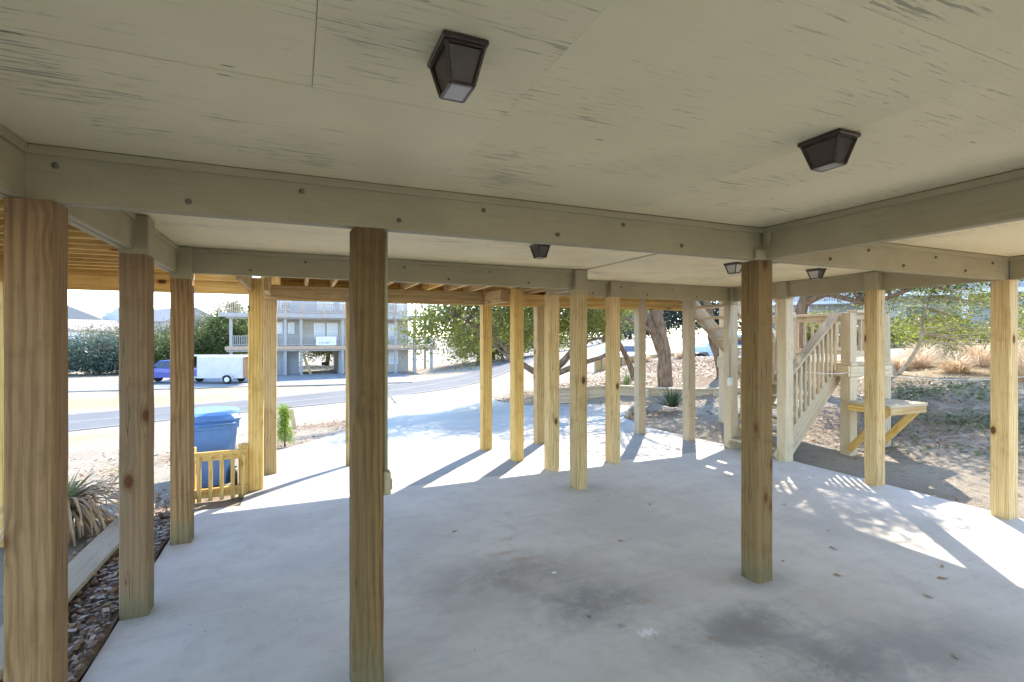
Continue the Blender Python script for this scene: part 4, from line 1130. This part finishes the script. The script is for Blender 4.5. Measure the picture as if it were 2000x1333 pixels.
def shell(prof, w, tumble, zt):
    """car shell: side profile (x,z) across width w, narrowing above zt"""
    m = MB(); n = len(prof); rings = []
    vs = []
    ysec = (-w / 2, -w / 2 + .05, w / 2 - .05, w / 2)
    for j, yy in enumerate(ysec):
        for x, z in prof:
            k = max(0, z - zt) * tumble
            ins = .03 if j in (0, 3) else 0
            y2 = yy + k if yy < 0 else yy - k
            cx = sum(p[0] for p in prof) / n; cz = sum(p[1] for p in prof) / n
            f = .985 if j in (0, 3) else 1
            vs.append((cx + (x - cx) * f, y2, cz + (z - cz) * f))
    fs = [tuple(range(n))[::-1], tuple(3 * n + i for i in range(n))]
    for j in range(3):
        for i in range(n):
            fs.append((j * n + i, j * n + (i + 1) % n, (j + 1) * n + (i + 1) % n, (j + 1) * n + i))
    m.add(vs, fs)
    return m

pk = thing("pickup_truck", "dark blue pickup truck parked in front of the shrubs across the street", "truck", (-9.3, 48.5, h1(-9.3, 48.5) + .08), R(-22))
W = 1.9
shell([(-2.6, .55), (-2.65, 1.0), (-2.5, 1.12), (-1.2, 1.22), (.55, 1.2), (.55, 1.15), (2.55, 1.15), (2.6, .6), (2.35, .5), (2.1, .85), (1.3, .85), (1.1, .45), (-1.1, .45), (-1.35, .85), (-2.1, .85), (-2.3, .5)], W, .1, 1.0).build("body", M['carpaint_b'], pk)
shell([(-1.25, 1.2), (-.55, 1.82), (.35, 1.84), (.6, 1.22)], W - .06, .28, 1.2).build("cab", M['carpaint_b'], pk)
for s in (-1, 1):
    m = MB(); y = s * (W / 2 - .04)
    m.add([(-.98, y + s * .012, 1.27), (-.52, y - s * .125, 1.74), (-.1, y - s * .125, 1.75), (-.1, y + s * .012, 1.27)], [(0, 1, 2, 3)]); m.build("side_window", M['carglass'], pk)
    m = MB(); m.add([(-.04, y + s * .012, 1.27), (-.04, y - s * .125, 1.75), (.3, y - s * .125, 1.75), (.45, y + s * .012, 1.27)], [(0, 1, 2, 3)]); m.build("side_window", M['carglass'], pk)
    m = MB(); m.box(-2.62, -2.5, s * .62 - .2, s * .62 + .2, .82, 1.0, .02); m.build("headlight", M['lamp_clear'], pk)
    m = MB(); m.box(2.56, 2.605, s * .82 - .07, s * .82 + .07, .75, 1.08, .01); m.build("tail_light", M['lamp_red'], pk)
    m = MB(); m.box(-.95, -.8, y + s * .03 - .06, y + s * .03 + .14 * s + .06, 1.22, 1.38, .02); m.build("mirror", M['black'], pk)
m = MB(); m.add([(-1.24, -.72, 1.24), (-1.24, .72, 1.24), (-.58, .62, 1.78), (-.58, -.62, 1.78)], [(0, 1, 2, 3)]); m.build("windshield", M['carglass'], pk)
MB().box(-2.75, -2.6, -.9, .9, .5, .72, .03).build("bumper", M['chrome'], pk); MB().box(2.6, 2.74, -.85, .85, .52, .68, .03).build("bumper", M['chrome'], pk)
for x in (-1.72, 1.7):
    for y in (-.82, .82): wheel(pk, x, y, .38, .24)

tr = thing("cargo_trailer", "white box trailer with an open rear door parked beside the blue pickup", "trailer", (-5.0, 45.75, h1(-5.0, 45.75) + .08), R(-22))
MB().box(-1.95, 1.6, -.9, -.86, .42, 2.05, .01).build("side_panel", M['trailer'], tr)
MB().box(-1.95, 1.6, .86, .9, .42, 2.05, .01).build("side_panel", M['trailer'], tr)
MB().box(-1.97, -1.93, -.9, .9, .42, 2.05, .01).build("front_panel", M['trailer'], tr)
MB().box(-1.98, 1.62, -.92, .92, 2.052, 2.12, .02).build("roof_panel", M['white'], tr); MB().box(-1.95, 1.6, -.86, .86, .42, .47).build("floor", M['ply_in'], tr)
MB().box(-1.92, 1.58, .835, .858, .47, 2.04).build("lining", M['ply_in'], tr)
m = MB()
for a in (-.92, .86): m.box(1.6, 1.64, a, a + .06, .42, 2.05)
m.build("door_frame", M['steel'], tr)
MB().box(1.62, 2.3, -.98, -.94, .45, 2.02, .01).build("rear_door", M['ply_in'], tr, (0, 0, 0), (0, 0, 0))
MB().bar((-2.0, 0, .4), (-3.0, 0, .45), .12, .1).build("drawbar", M['steel'], tr)
for s in (-1, 1):
    m = MB(); pr = []
    for k in range(9):
        a = math.pi * k / 8; pr.append((-math.cos(a) * .44, .34 + math.sin(a) * .42))
    for k in range(8, -1, -1):
        a = math.pi * k / 8; pr.append((-math.cos(a) * .39, .34 + math.sin(a) * .37))
    m.prism(pr, s * .91, s * 1.13); m.build("fender", M['trailer'], tr, (.45, 0, 0)); wheel(tr, .45, s * 1.02, .33, .18, 'white')
ld = thing("ladder", "long white ladder lying on the trailer roof", "ladder", (-5.3, 45.85, h1(-5.0, 45.75) + .08 + 2.13), R(-22))
for y in (-.2, .2): MB().box(-2.6, 2.4, y - .03, y + .03, 0, .09).build("side_rail", M['white'], ld)
for k in range(15): MB().box(-2.45 + k * .33, -2.41 + k * .33, -.17, .17, .03, .06).build("rung", M['steel'], ld)

def suv(label, loc, rz, paint):
    t = thing("parked_car", label, "car", loc, rz)
    shell([(-2.3, .45), (-2.35, .85), (-2.2, 1.0), (-1.1, 1.08), (1.9, 1.1), (2.25, 1.0), (2.3, .5), (2.0, .35), (1.85, .75), (1.05, .75), (.85, .32), (-.95, .32), (-1.15, .75), (-1.85, .75), (-2.05, .4)], 1.85, .12, .9).build("body", M[paint], t)
    shell([(-1.15, 1.06), (-.45, 1.55), (.2, 1.63), (1.5, 1.6), (2.0, 1.08)], 1.78, .32, 1.08).build("cabin", M[paint], t)
    for s in (-1, 1):
        y = s * .89
        for xs_ in ([(-.85, 1.12), (-.4, 1.5), (.2, 1.55), (.25, 1.12)], [(.33, 1.12), (.3, 1.55), (1.35, 1.53), (1.7, 1.12)]):
            m = MB(); m.add([(x, y + s * .006 - s * (z - 1.08) * .325, z) for x, z in xs_], [(0, 1, 2, 3)]); m.build("side_window", M['carglass'], t)
        MB().box(-2.33, -2.2, s * .65 - .18, s * .65 + .18, .72, .86, .02).build("headlight", M['lamp_clear'], t)
    m = MB(); m.add([(-1.13, -.72, 1.12), (-1.13, .72, 1.12), (-.47, .62, 1.52), (-.47, -.62, 1.52)], [(0, 1, 2, 3)]); m.build("windshield", M['carglass'], t)
    MB().box(-.35, 1.4, -.62, -.58, 1.6, 1.66, .01).build("roof_rail", M['black'], t); MB().box(-.35, 1.4, .58, .62, 1.6, 1.66, .01).build("roof_rail", M['black'], t)
    for x in (-1.5, 1.45):
        for y in (-.8, .8): wheel(t, x, y, .34, .22)
    return t
suv("pale blue car parked beyond the leaf bed, seen past the single brown trunk", (21.1, 20.3, h1(21.1, 20.3)), R(-28), 'carpaint_s')
suv("white car seen end-on beyond the upper timber wall", (18.3, 25.2, h1(18.3, 25.2) - .1), R(75), 'carpaint_w')

# ------------------------------------------------------------------ timber retaining walls
def rwall(label, pts, z0s, h, mt, n_board, cap=True, step=.9):
    p0 = pts[0]
    t = thing("retaining_wall", label, "retaining wall", (p0[0], p0[1], z0s[0]))
    for (a, b, za, zb) in zip(pts[:-1], pts[1:], z0s[:-1], z0s[1:]):
        A = Vector((a[0] - p0[0], a[1] - p0[1], za - z0s[0])); B = Vector((b[0] - p0[0], b[1] - p0[1], zb - z0s[0]))
        d = (B - A); L = d.length; n = max(1, round(L / step))
        for i in range(n):
            s0 = A + d * (i / n + .004); s1 = A + d * ((i + 1) / n - .004)
            for k in range(n_board):
                o = Vector((0, 0, h * (k + .5) / n_board))
                bar_obj("board", M[mt], t, s0 + o, s1 + o, .04, h / n_board - .008)
            q = MB().box(-.045, .045, -.045, .045, -.15, h - .01, .006).build("stake", M['greyZ'], t, s0 + Vector((.05 * d.y / L, -.05 * d.x / L, 0)))
        if cap:
            o = Vector((0, 0, h + .022))
            bar_obj("cap_board", M['greyX'], t, A + o, B + o, .14, .038)
    return t
rwall("low grey timber retaining wall around the leaf bed at the end of the driveway", [(5.75, 10.95), (7.35, 10.6), (8.2, 9.1), (9.3, 8.3)], [-.06, 0, .02, .08], .34, 'greyX', 2)
rwall("low pale timber edging in front of the spiky plant", [(6.05, 8.35), (7.2, 9.45), (8.15, 9.0)], [-.05, -.04, 0], .16, 'greyX', 1, False, 1.2)
rwall("upper weathered timber retaining wall beyond the leaf bed", [(10.9, 17.1), (13.2, 17.2), (14.5, 16.6)], [.1, .2, .3], .56, 'newZ', 1, True, .32)

# ------------------------------------------------------------------ plants
def yucca(label, x, y, n, L, w, mat, dead=0, seed=1, droop=.35, name="yucca_plant", lift=0):
    r = random.Random(seed)
    z = h1(x, y)
    t = thing(name, label, "plant", (x, y, z))
    def blades(cnt, L, w, emin, emax, dr, z0):
        m = MB()
        for _ in range(cnt):
            az = r.uniform(0, 2 * math.pi); el = r.uniform(emin, emax); l = L * r.uniform(.65, 1.1)
            d = Vector((math.cos(az), math.sin(az), 0)); sd = Vector((-d.y, d.x, 0))
            p = Vector((0, 0, z0)) + d * .03; vs = []; e = el
            for k in range(5):
                ww = w * (1 - (k / 4) ** 2 * .95) * (.7 if k == 0 else 1)
                vs += [p - sd * ww / 2 + Vector((0, 0, ww * .25)), p, p + sd * ww / 2 + Vector((0, 0, ww * .25))]
                p = p + (d * math.cos(e) + Vector((0, 0, math.sin(e)))) * l / 4
                if p.z < -.02 + .0: p.z = max(p.z, .01 + r.random() * .03)
                e -= dr * r.uniform(.6, 1.4) / 2
            fs = []
            for k in range(4):
                fs += [(k * 3, k * 3 + 1, k * 3 + 4, k * 3 + 3), (k * 3 + 1, k * 3 + 2, k * 3 + 5, k * 3 + 4)]
            m.add(vs, fs)
        return m
    if dead:
        blades(dead, L * 1.9, w * .75, R(-25), R(50), 1.2, lift * .85).build("dead_leaves", M['frond'], t)
        MB().tube([(0, 0, -.1), (0.02, 0, lift)], [.07, .05], 8).build("stem", M['bark'], t)
    blades(n, L, w, R(15), R(88), droop, lift).build("leaves", M[mat], t)
    return t
yucca("spiky yucca with a skirt of dead straw leaves beside the left-hand posts", -1.75, 5.2, 24, .34, .04, 'yucca', 210, 3, .2, lift=.26)
yucca("small dead-leaved yucca tuft near the road side of the left-hand posts", -2.0, 7.8, 6, .3, .03, 'yucca', 40, 4, .4, lift=.08)
yucca("round dark spiky yucca in the bed at the driveway corner", 7.05, 8.15, 110, .48, .028, 'yucca_dk', 0, 5, .12, lift=.10)
yucca("pale thin-leaved yucca below the thick-trunked oak", 7.95, 10.95, 40, .5, .022, 'yucca', 0, 6, .3, lift=.05)

sap = thing("pine_sapling", "bright green pine sapling at the left edge of the driveway", "tree", (-.2, 9.9, h1(-.2, 9.9)))
hz = .66
MB().tube([(0, 0, -.05), (.01, 0, .5), (0.0, .02, hz)], [.018, .014, .006], 7).build("trunk", M['bark'], sap)
P = []
for k in range(16):
    zz = .12 + (hz - .1) * k / 15; rad = .12 * (1 - k / 17) + .02
    for j in range(4):
        a = random.uniform(0, 6.28); c_ = np.array([math.cos(a) * rad * .6, math.sin(a) * rad * .6, zz])
        P.append(c_ + rng.normal(size=(30, 3)) * np.array([.045, .045, .045]))
np_mesh("crown", leaf_quads(np.concatenate(P), .09, .09), None, 4, M['pine'], sap)

# beach grass tussocks on the dune
def tussock(x, y, r, h, n, seed):
    rr = np.random.default_rng(seed)
    z = h1(x, y)
    t = thing("dune_grass", "dry straw-coloured grass tussock on the sandy rise at right", "grass", (x, y, z), 0, "dry grass tussocks on the dune")
    az = rr.uniform(0, 2 * np.pi, n); rad = rr.uniform(0, .35, n) * r
    el = rr.uniform(.5, 1.45, n); L = h * rr.uniform(.6, 1.15, n)
    b = np.stack([np.cos(az) * rad, np.sin(az) * rad, np.full(n, -.02)], 1)
    d = np.stack([np.cos(az), np.sin(az), np.zeros(n)], 1); s = np.stack([-np.sin(az), np.cos(az), np.zeros(n)], 1) * .006
    up = np.array([0, 0, 1.0])
    p1 = b + (d * np.cos(el)[:, None] + up * np.sin(el)[:, None]) * (L * .55)[:, None]
    e2 = el - .75
    p2 = p1 + (d * np.cos(e2)[:, None] + up * np.sin(e2)[:, None]) * (L * .5)[:, None]
    q1 = np.stack([b - s, b + s, p1 + s, p1 - s], 1); q2 = np.stack([p1 - s, p1 + s, p2 + s * .2, p2 - s * .2], 1)
    np_mesh("blades", np.concatenate([q1, q2], 1).reshape(-1, 3), None, 4, M['straw'], t)
for i, (x, y, r, h) in enumerate([(12.7, 4.9, .9, .75), (13.4, 5.2, .8, .7), (14.3, 5.5, .9, .8), (13.1, 6.2, .6, .5), (14.9, 6.6, .8, .8), (15.7, 6.1, .9, .8), (16.8, 6.2, .9, .85), (14.0, 7.4, .7, .6), (15.3, 7.9, .8, .7), (14.6, 4.2, .9, .8), (16.0, 4.6, 1.0, .9), (17.5, 5.3, 1.0, .9), (13.5, 3.6, .9, .7), (15.5, 3.2, 1.0, .8), (18.5, 7.0, 1.0, .9), (13.2, 7.4, .5, .4), (18.5, 4.2, 1.0, .9), (12.4, 8.3, .5, .4), (20, 6, 1.0, 1), (20.5, 8.5, 1.0, 1), (12.9, 16.6, .6, .5), (14.2, 15.8, .6, .5), (15.5, 14.6, .7, .5), (17.2, 13.2, .7, .5)]):
    tussock(x, y, r, h, 420, 100 + i)

# ------------------------------------------------------------------ ground cover
def scatter(n, x0, x1, y0, y1, fn, zoff=.008):
    x = rng.uniform(x0, x1, n); y = rng.uniform(y0, y1, n)
    k = rng.uniform(0, 1, n) < fn(x, y)
    k &= ~(in_slab(x, y, .0) | in_drive(x, y, .0) | (road_dist(x, y) < RW))
    x, y = x[k], y[k]
    return np.stack([x, y, H(x, y) + zoff + rng.uniform(0, .02, len(x))], 1)
def tilt_leaves(P, size, asp=.5):
    return leaf_quads(P, size, asp, .82)
P = np.concatenate([scatter(60000, 4.5, 16, 7, 18, lambda x, y: .55 * litter_f(x, y)), scatter(26000, -5, 3.5, 5.5, 17, lambda x, y: .45 * litter_f(x, y)), scatter(26000, 5.9, 14, -2, 9, lambda x, y: .22 * litter_f(x, y) + .03)])
xx = rng.uniform(-1.5, -.95, 1500); yy = rng.uniform(.9, 6.0, 1500)
P = np.concatenate([P, np.stack([xx, yy, .035 + rng.uniform(0, .015, 1500)], 1)])
tag(np_mesh("leaf_litter", tilt_leaves(P, .055), None, 4, M['deadleaf']), "brown leaf litter strewn over the sandy ground", "leaves", kind="stuff")
def ivy_f(x, y):
    b = np.maximum(blob(x, y, 9.6, 4.0, 1.9, 1.3), np.maximum(blob(x, y, 10.3, 5.3, 1.5, .9), blob(x, y, 9.0, 2.3, 1.2, 1.6)))
    nn = np.array([mnoise.noise(Vector((a * 1.6, c * 1.6, 3))) for a, c in zip(x, y)])
    return np.clip(b * (.55 + nn), 0, 1)
P = scatter(26000, 7.2, 12.5, 0, 7.5, ivy_f, .02)
tag(np_mesh("ground_cover", leaf_quads(P, .06, .6, .6), None, 4, M['ivy']), "patchy low green ground cover on the dune slope", "ground cover", kind="stuff")
# pebble strip left of the slab
sheet("gravel_bed", [[(x, y, .004 + .012 * math.sin(x * 19 + y * 7)) for x in np.linspace(-1.5, -.94, 6)] for y in np.linspace(.5, 5.6, 40)], M['soil'], .0)
n = 5200
P = np.stack([rng.uniform(-1.42, -.955, n), rng.uniform(.9, 5.55, n), np.zeros(n)], 1); P[:, 2] = .018 + rng.uniform(0, .012, n)
s = rng.gamma(3.0, .0034, (n, 1)).clip(.004, .022); an = rng.uniform(0, 6.28, (n, 1)); el = rng.uniform(.6, 1.5, (n, 1))
ux = np.concatenate([np.cos(an), np.sin(an), np.zeros((n, 1))], 1) * s * el; uy = np.concatenate([-np.sin(an), np.cos(an), np.zeros((n, 1))], 1) * s; uz = np.array([[0, 0, 1.0]]) * s * .6
ring = [P + ux * math.cos(a) + uy * math.sin(a) for a in np.arange(6) * math.pi / 3]
top = [P + ux * .55 * math.cos(a) + uy * .55 * math.sin(a) + uz for a in np.arange(6) * math.pi / 3]
vv = np.stack(ring + top, 1).reshape(-1, 3)
pm = bpy.data.meshes.new("pebbles")
fs = []
for i in range(n):
    o = i * 12
    fs += [(o + k, o + (k + 1) % 6, o + 6 + (k + 1) % 6, o + 6 + k) for k in range(6)]
    fs.append(tuple(o + 6 + k for k in range(6)))
pm.from_pydata(vv.tolist(), [], fs); pm.polygons.foreach_set("use_smooth", [True] * len(fs)); pm.materials.append(M['pebble']); pm.update()
tag(place("pebbles", pm), "brown and grey pebbles along the edge of the slab", "pebbles", kind="stuff")

# edging board left of the slab
m = MB(); m.box(0, .19, 0, 3.6, 0, .038, .004)
tag(m.build("edging_board", M['greyY'], None, (-1.45, 1.95, .075), (R(-.4), R(4), R(-1))), "long grey board lying over the pebble strip left of the slab", "board")
m = MB(); m.box(-.04, .04, -.05, .05, -.1, .062, .004); tag(m.build("board_stake", M['newZ'], None, (-1.30, 5.5, .0)), "short yellow wooden block under the end of the edging board", "block")

# leaves blown onto the slab
lm = MB(); lm.add([(-.035, 0, .002), (-.012, .014, .012), (.02, .011, .006), (.036, 0, .014), (.018, -.013, .010), (-.014, -.011, .004)], [(0, 1, 5), (1, 2, 4, 5), (2, 3, 4)])
leaf_me = lm.mesh("fallen_leaf", M['deadleaf'])
for i, (x, y) in enumerate([(3.55, 2.95), (3.75, 2.55), (4.05, 2.80), (3.35, 2.25), (4.15, 2.05), (3.6, 1.85), (3.2, 2.55), (3.95, 1.95), (3.1, 3.9), (2.35, 3.3), (2.9, 4.3), (4.9, 3.9), (3.05, 1.45), (4.3, 3.4), (4.55, 4.3), (1.2, 4.0)]):
    o = place("fallen_leaf", leaf_me, None, (x, y, .001), (0, 0, i * 1.7)); o.scale = (1, 1, .8) if i % 2 else (.7, .8, .8)
    tag(o, "small curled brown leaf lying on the carport slab", "leaf", "dry leaves scattered on the slab")

# ------------------------------------------------------------------ bins
def bin_(label, x, y, rz, mat, s=1.0):
    t = thing("wheelie_bin", label, "bin", (x, y, h1(x, y) + .02), rz)
    w0, d0, w1, d1, h = .44 * s, .46 * s, .57 * s, .62 * s, .82 * s
    m = MB()
    prof = []
    def ring(w, d, z, c=.06):
        return [(-w/2 + c, -d/2, z), (w/2 - c, -d/2, z), (w/2, -d/2 + c, z), (w/2, d/2 - c, z), (w/2 - c, d/2, z), (-w/2 + c, d/2, z), (-w/2, d/2 - c, z), (-w/2, -d/2 + c, z)]
    rs = [ring(w0, d0, .03), ring(w0 * 1.02, d0 * 1.02, .10), ring(w1 * .97, d1 * .97, h * .84), ring(w1 * 1.04, d1 * 1.02, h * .85), ring(w1 * 1.05, d1 * 1.03, h * .96), ring(w1, d1, h * .965)]
    vs = [p for r_ in rs for p in r_]; fs = [tuple(range(7, -1, -1)), tuple(8 * 5 + k for k in range(8))]
    for i in range(5):
        fs += [(i * 8 + k, i * 8 + (k + 1) % 8, (i + 1) * 8 + (k + 1) % 8, (i + 1) * 8 + k) for k in range(8)]
    m.add(vs, fs); m.build("body", M[mat], t)
    m = MB(); rs = [ring(w1 * 1.10, d1 * 1.08, h * .968), ring(w1 * 1.10, d1 * 1.08, h * .995), ring(w1 * .98, d1 * .96, h * 1.045), ring(w1 * .70, d1 * .68, h * 1.075)]
    vs = [p for r_ in rs for p in r_]; fs = [tuple(range(7, -1, -1)), tuple(24 + k for k in range(8))]
    for i in range(3): fs += [(i * 8 + k, i * 8 + (k + 1) % 8, (i + 1) * 8 + (k + 1) % 8, (i + 1) * 8 + k) for k in range(8)]
    m.add(vs, fs); m.build("lid", M[mat], t)
    MB().box(-w1 * .62, -w1 * .50, -d1 * .56, -d1 * .46, h * .80, h * .90, .01).build("handle", M[mat], t)
    MB().tube([(-w1 * .45, -d1 * .56, h * .92), (w1 * .45, -d1 * .56, h * .92)], .015, 8).build("handle", M[mat], t)
    for s_ in (-1, 1):
        q = MB(); q.tube([(0, -.03, 0), (0, .03, 0)], .11, 18); q.build("wheel", M['black'], t, (s_ * w0 * .56, -d0 * .42, .10), (0, 0, R(90)))
    return t
bin_("blue wheelie bin standing behind the small slatted screen", -.90, 6.55, R(8), 'binblue', .94)
bin_("green wheelie bin mostly hidden behind the blue one", -1.0, 7.30, R(-6), 'bingreen', .92)
fn = thing("slatted_screen", "small yellow pine slatted screen in front of the blue bin", "screen", (-.8, 5.86, -.04), R(2))
for z in (.07, .44): MB().box(-.22, .33, 0, .035, z - .045, z + .045, .003).build("rail", M['newX'], fn)
for k in range(6):
    x = -.195 + k * .098
    MB().box(x - .018, x + .018, -.033, -.001, .0, .45, .003).build("slat", M['newZ'], fn)
for x in (-.18, .29): MB().box(x - .045, x + .045, .036, .11, -.05, .53, .004).build("corner_post", M['newZ'], fn)

m = MB(); m.box(-.05, .05, -.05, .05, -.2, .55, .008)
tag(m.build("marker_stub", M['greyZ'], None, (-.05, 14.2, h1(-.05, 14.2)), (R(4), R(-9), 0)), "short leaning grey stub post at the roadside", "post")

# dark grill cut by the right edge
kg = thing("kettle_grill", "dark rounded grill at the far right edge beyond the pale corner post", "grill", (8.95, 3.18, h1(8.95, 3.18)))
m = MB(); pts = [(0, 0, z) for z in (.42, .47, .55, .66)]
m.tube(pts, [.08, .19, .26, .29], 20); m.build("bowl", M['grillm'], kg)
m = MB(); m.tube([(0, 0, z) for z in (.665, .74, .80, .83)], [.295, .27, .19, .05], 20); m.build("lid", M['grillm'], kg)
for a in (0, 2.1, 4.2):
    MB().tube([(.1 * math.cos(a), .1 * math.sin(a), .5), (.28 * math.cos(a), .28 * math.sin(a), 0)], .012, 7).build("leg", M['steel'], kg)

# ------------------------------------------------------------------ houses in the distance
def cottage(label, x, y, rz, w, d, h, wall, roof, rh, z=None, name="house", porch=False, dormer=False):
    z = h1(x, y) if z is None else z
    t = thing(name, label, "house", (x, y, z), rz)
    MB().box(-w/2, w/2, -d/2, d/2, -2, h).build("wall", M[wall], t)
    m = MB(); m.prism([(-w/2 - .5, h + .01), (w/2 + .5, h + .01), (w/2 + .5, h + .2), (0, h + rh), (-w/2 - .5, h + .2)], -d/2 - .5, d/2 + .5); r_ = m.build("roof", M[roof], t)
    n = max(2, int(w / 3))
    for fl in range(max(1, int(h / 2.9))):
        for k in range(n):
            cx = -w/2 + (k + .5) * w / n
            f = MB().box(-.55, .55, -.06, -.005, 0, 1.5).build("window", M['white'], t, (cx, -d/2, fl * 2.9 + .9))
            MB().box(-.44, .44, -.075, -.062, .1, 1.4).build("pane", M['glass'], f)
    if dormer:
        MB().box(-1, 1, -d/2 + .6, 0, h + .3, h + rh * .75).build("dormer", M[wall], r_)
    if porch:
        MB().box(-w/2, w/2, -d/2 - 2.4, -d/2 - .01, 2.75, 2.95).build("porch_floor", M['white'], t)
        for k in range(5):
            cx = -w/2 + .2 + k * (w - .4) / 4
            MB().box(cx - .13, cx + .13, -d/2 - 2.4, -d/2 - 2.14, -2, 2.74).build("column", M['white'], t)
        MB().box(-w/2, w/2, -d/2 - 2.4, -d/2 - 2.3, 3.85, 3.95).build("porch_rail", M['pinkwood'], t)
        b = MB()
        for k in range(int(w / .16)): b.box(-w/2 + k * .16, -w/2 + k * .16 + .05, -d/2 - 2.37, -d/2 - 2.33, 2.96, 3.845)
        tag(b.build("balusters", M['pinkwood'], t), kind="stuff")
    return t
FACE = -YAW
cottage("white gabled house far off at the left skyline", -44.0, 138, FACE + R(20), 13, 11, 6.2, 'siding_w', 'shingle', 3.4, -1.5, dormer=True)
cottage("low pale house with a brown roof just above the left shrubs", -35.5, 112, FACE + R(-15), 15, 11, 3.8, 'siding_w', 'shingle_b', 2.2, -1.5)
cottage("pale blue gabled house on the left skyline", -36.0, 140, FACE + R(28), 9, 10, 4.8, 'siding_bl', 'siding_bl', 4.2, -1.0)
cottage("long grey-roofed house on the left skyline", -40.0, 163, FACE + R(75), 14, 26, 5.6, 'siding', 'shingle', 3.4, -1.0)
cottage("grey-roofed house between the pickup and the left skyline", -27.0, 142, FACE + R(60), 12, 18, 5.6, 'siding', 'shingle', 3.6, -1.0)
cottage("beige house with a pinkish porch rail seen above the landing", 43.0, 27.8, R(-50), 15, 10, 6.0, 'siding_w', 'shingle', 3, 1.2, porch=True)
cottage("pale blue house with a white columned porch beyond the dune grass", 37.5, 14.0, R(-62), 14, 9, 6.2, 'siding_bl', 'shingle', 3, .9, porch=True)
